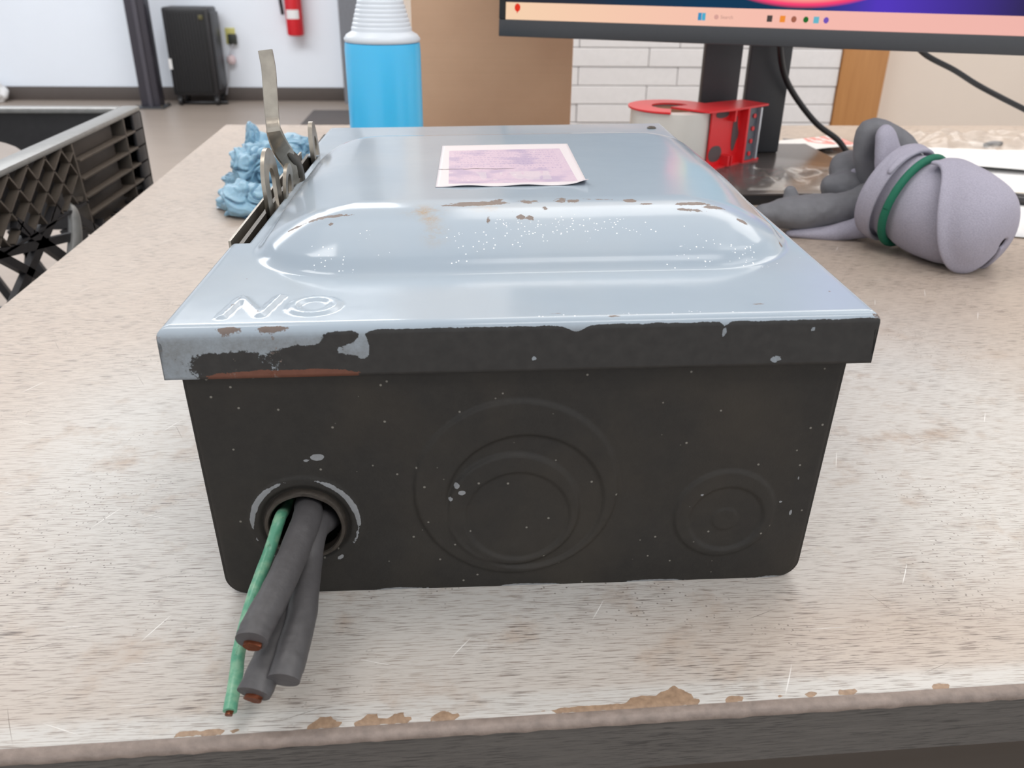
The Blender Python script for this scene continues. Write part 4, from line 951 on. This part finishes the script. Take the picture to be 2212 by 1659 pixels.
for (x_,y_) in ((-2.0,6.25),(-1.74,6.25),(-2.0,6.42),(-1.74,6.42)):
    bm = bmesh.new(); lathe(bm, [(.012,-.012),(.028,-.012),(.03,0),(.028,.012),(.012,.012)], 20, Matrix.Translation((x_,y_,-.72)) @ Matrix.Rotation(PI/2,4,'Y')); box(bm, (x_-.016,y_-.016,-.70), (x_+.016,y_+.016,-.675)); put('caster', bm, M_blackp, ht)
T('heater_foot', [(-2.02,6.30,-.735),(-1.85,6.27,-.733),(-1.68,6.30,-.735)], .012, M_blackp, ht, seg=10)
fe = thing('fire_extinguisher', (-1.165,6.42,-.29), 'red fire extinguisher with white label mounted on the white wall', 'fire extinguisher')
Mf = Matrix.Translation((-1.165,6.42,0)); bm = bmesh.new(); lathe(bm, [(.045,-.29),(.057,-.283),(.06,-.27),(.06,.08),(.05,.115),(.025,.135),(.02,.15)], 40, Mf); put('cylinder', bm, M_redmetal, fe)
bm = bmesh.new(); n = 20
va = [[bm.verts.new((-1.165+.0607*math.sin(a), 6.42-.0607*math.cos(a), z_)) for a in np.linspace(-.85,.75,n)] for z_ in (-.175,-.115)]
for i in range(n-1): bm.faces.new((va[0][i],va[0][i+1],va[1][i+1],va[1][i]))
put('label_band', bm, M_paper, fe)
bm = bmesh.new(); box(bm, (-1.19,6.39,.15), (-1.14,6.45,.175), .004, None); box(bm, (-1.18,6.32,.175), (-1.15,6.45,.188), .003); put('valve_handle', bm, M_blackp, fe)
T('hose', [(-1.19,6.40,.16),(-1.25,6.40,.12),(-1.255,6.42,0),(-1.245,6.42,-.15)], .012, M_blackp, fe, seg=10)
B('wall_bracket', (-1.19,6.475,-.2), (-1.14,6.5,.1), M_bezel, fe, .002)
ou = thing('wall_outlet', (-1.64,6.495,-.33), 'wall outlet with yellow cover and black plug right of the heater', 'outlet')
B('cover_plate', (-1.685,6.492,-.355), (-1.615,6.50,-.245), plain('yellow_plate', (206,200,120), .5), ou, .003)
B('plug', (-1.665,6.462,-.355), (-1.605,6.493,-.285), plain('dark_plug', (52,56,50), .5), ou, .006)
T('plug_cord', [(-1.63,6.46,-.35),(-1.67,6.45,-.45),(-1.70,6.46,-.60),(-1.72,6.44,-.70)], .004, plain('pale_cord',(190,190,196),.5), ou, seg=8)
sc_ = thing('air_freshener', (-1.66,6.485,-.46), 'small pale pink plug-in air freshener below the outlet', 'air freshener')
bm = bmesh.new(); lathe(bm, [(.018,-.03),(.03,-.018),(.034,0),(.03,.022),(.016,.034)], 28, Matrix.Translation((-1.66,6.47,-.462))); put('body', bm, plain('pale_pink_plastic', (226,204,206), .4), sc_)
B('mount', (-1.675,6.485,-.48), (-1.645,6.50,-.44), M_white, sc_, .002)
mt = B('floor_mat', (-1.02,5.42,-.75), (-.35,6.0,-.742), plain('dark_grey_mat', (92,86,84), .8), None, .002, None, (-.7,5.7,-.75)); setp(mt, 'dark grey rubber mat lying on the floor behind the desk', 'mat')
wc = thing('white_bag', (-3.33,6.40,-.75), 'small white crumpled bag on the floor against the wall at far left', 'bag')
bm = bmesh.new(); bmesh.ops.create_icosphere(bm, subdivisions=4, radius=1)
for v in bm.verts:
    k = 1+.35*mnoise.noise(v.co*2.2); tp = 1-.45*max(0,v.co.z); v.co = Vector((-3.34+v.co.x*.07*k*tp, 6.38+v.co.y*.07*k, max(-.749, -.69+v.co.z*.075*k)))
put('bag', bm, M_paper, wc, angle=3)

# ---------------------------------------------------------------- raise everything to the desk height
for o in list(C.objects):
    if o.parent is None and o.type in ('MESH','EMPTY','CURVE','FONT'): o.location.z += DZ
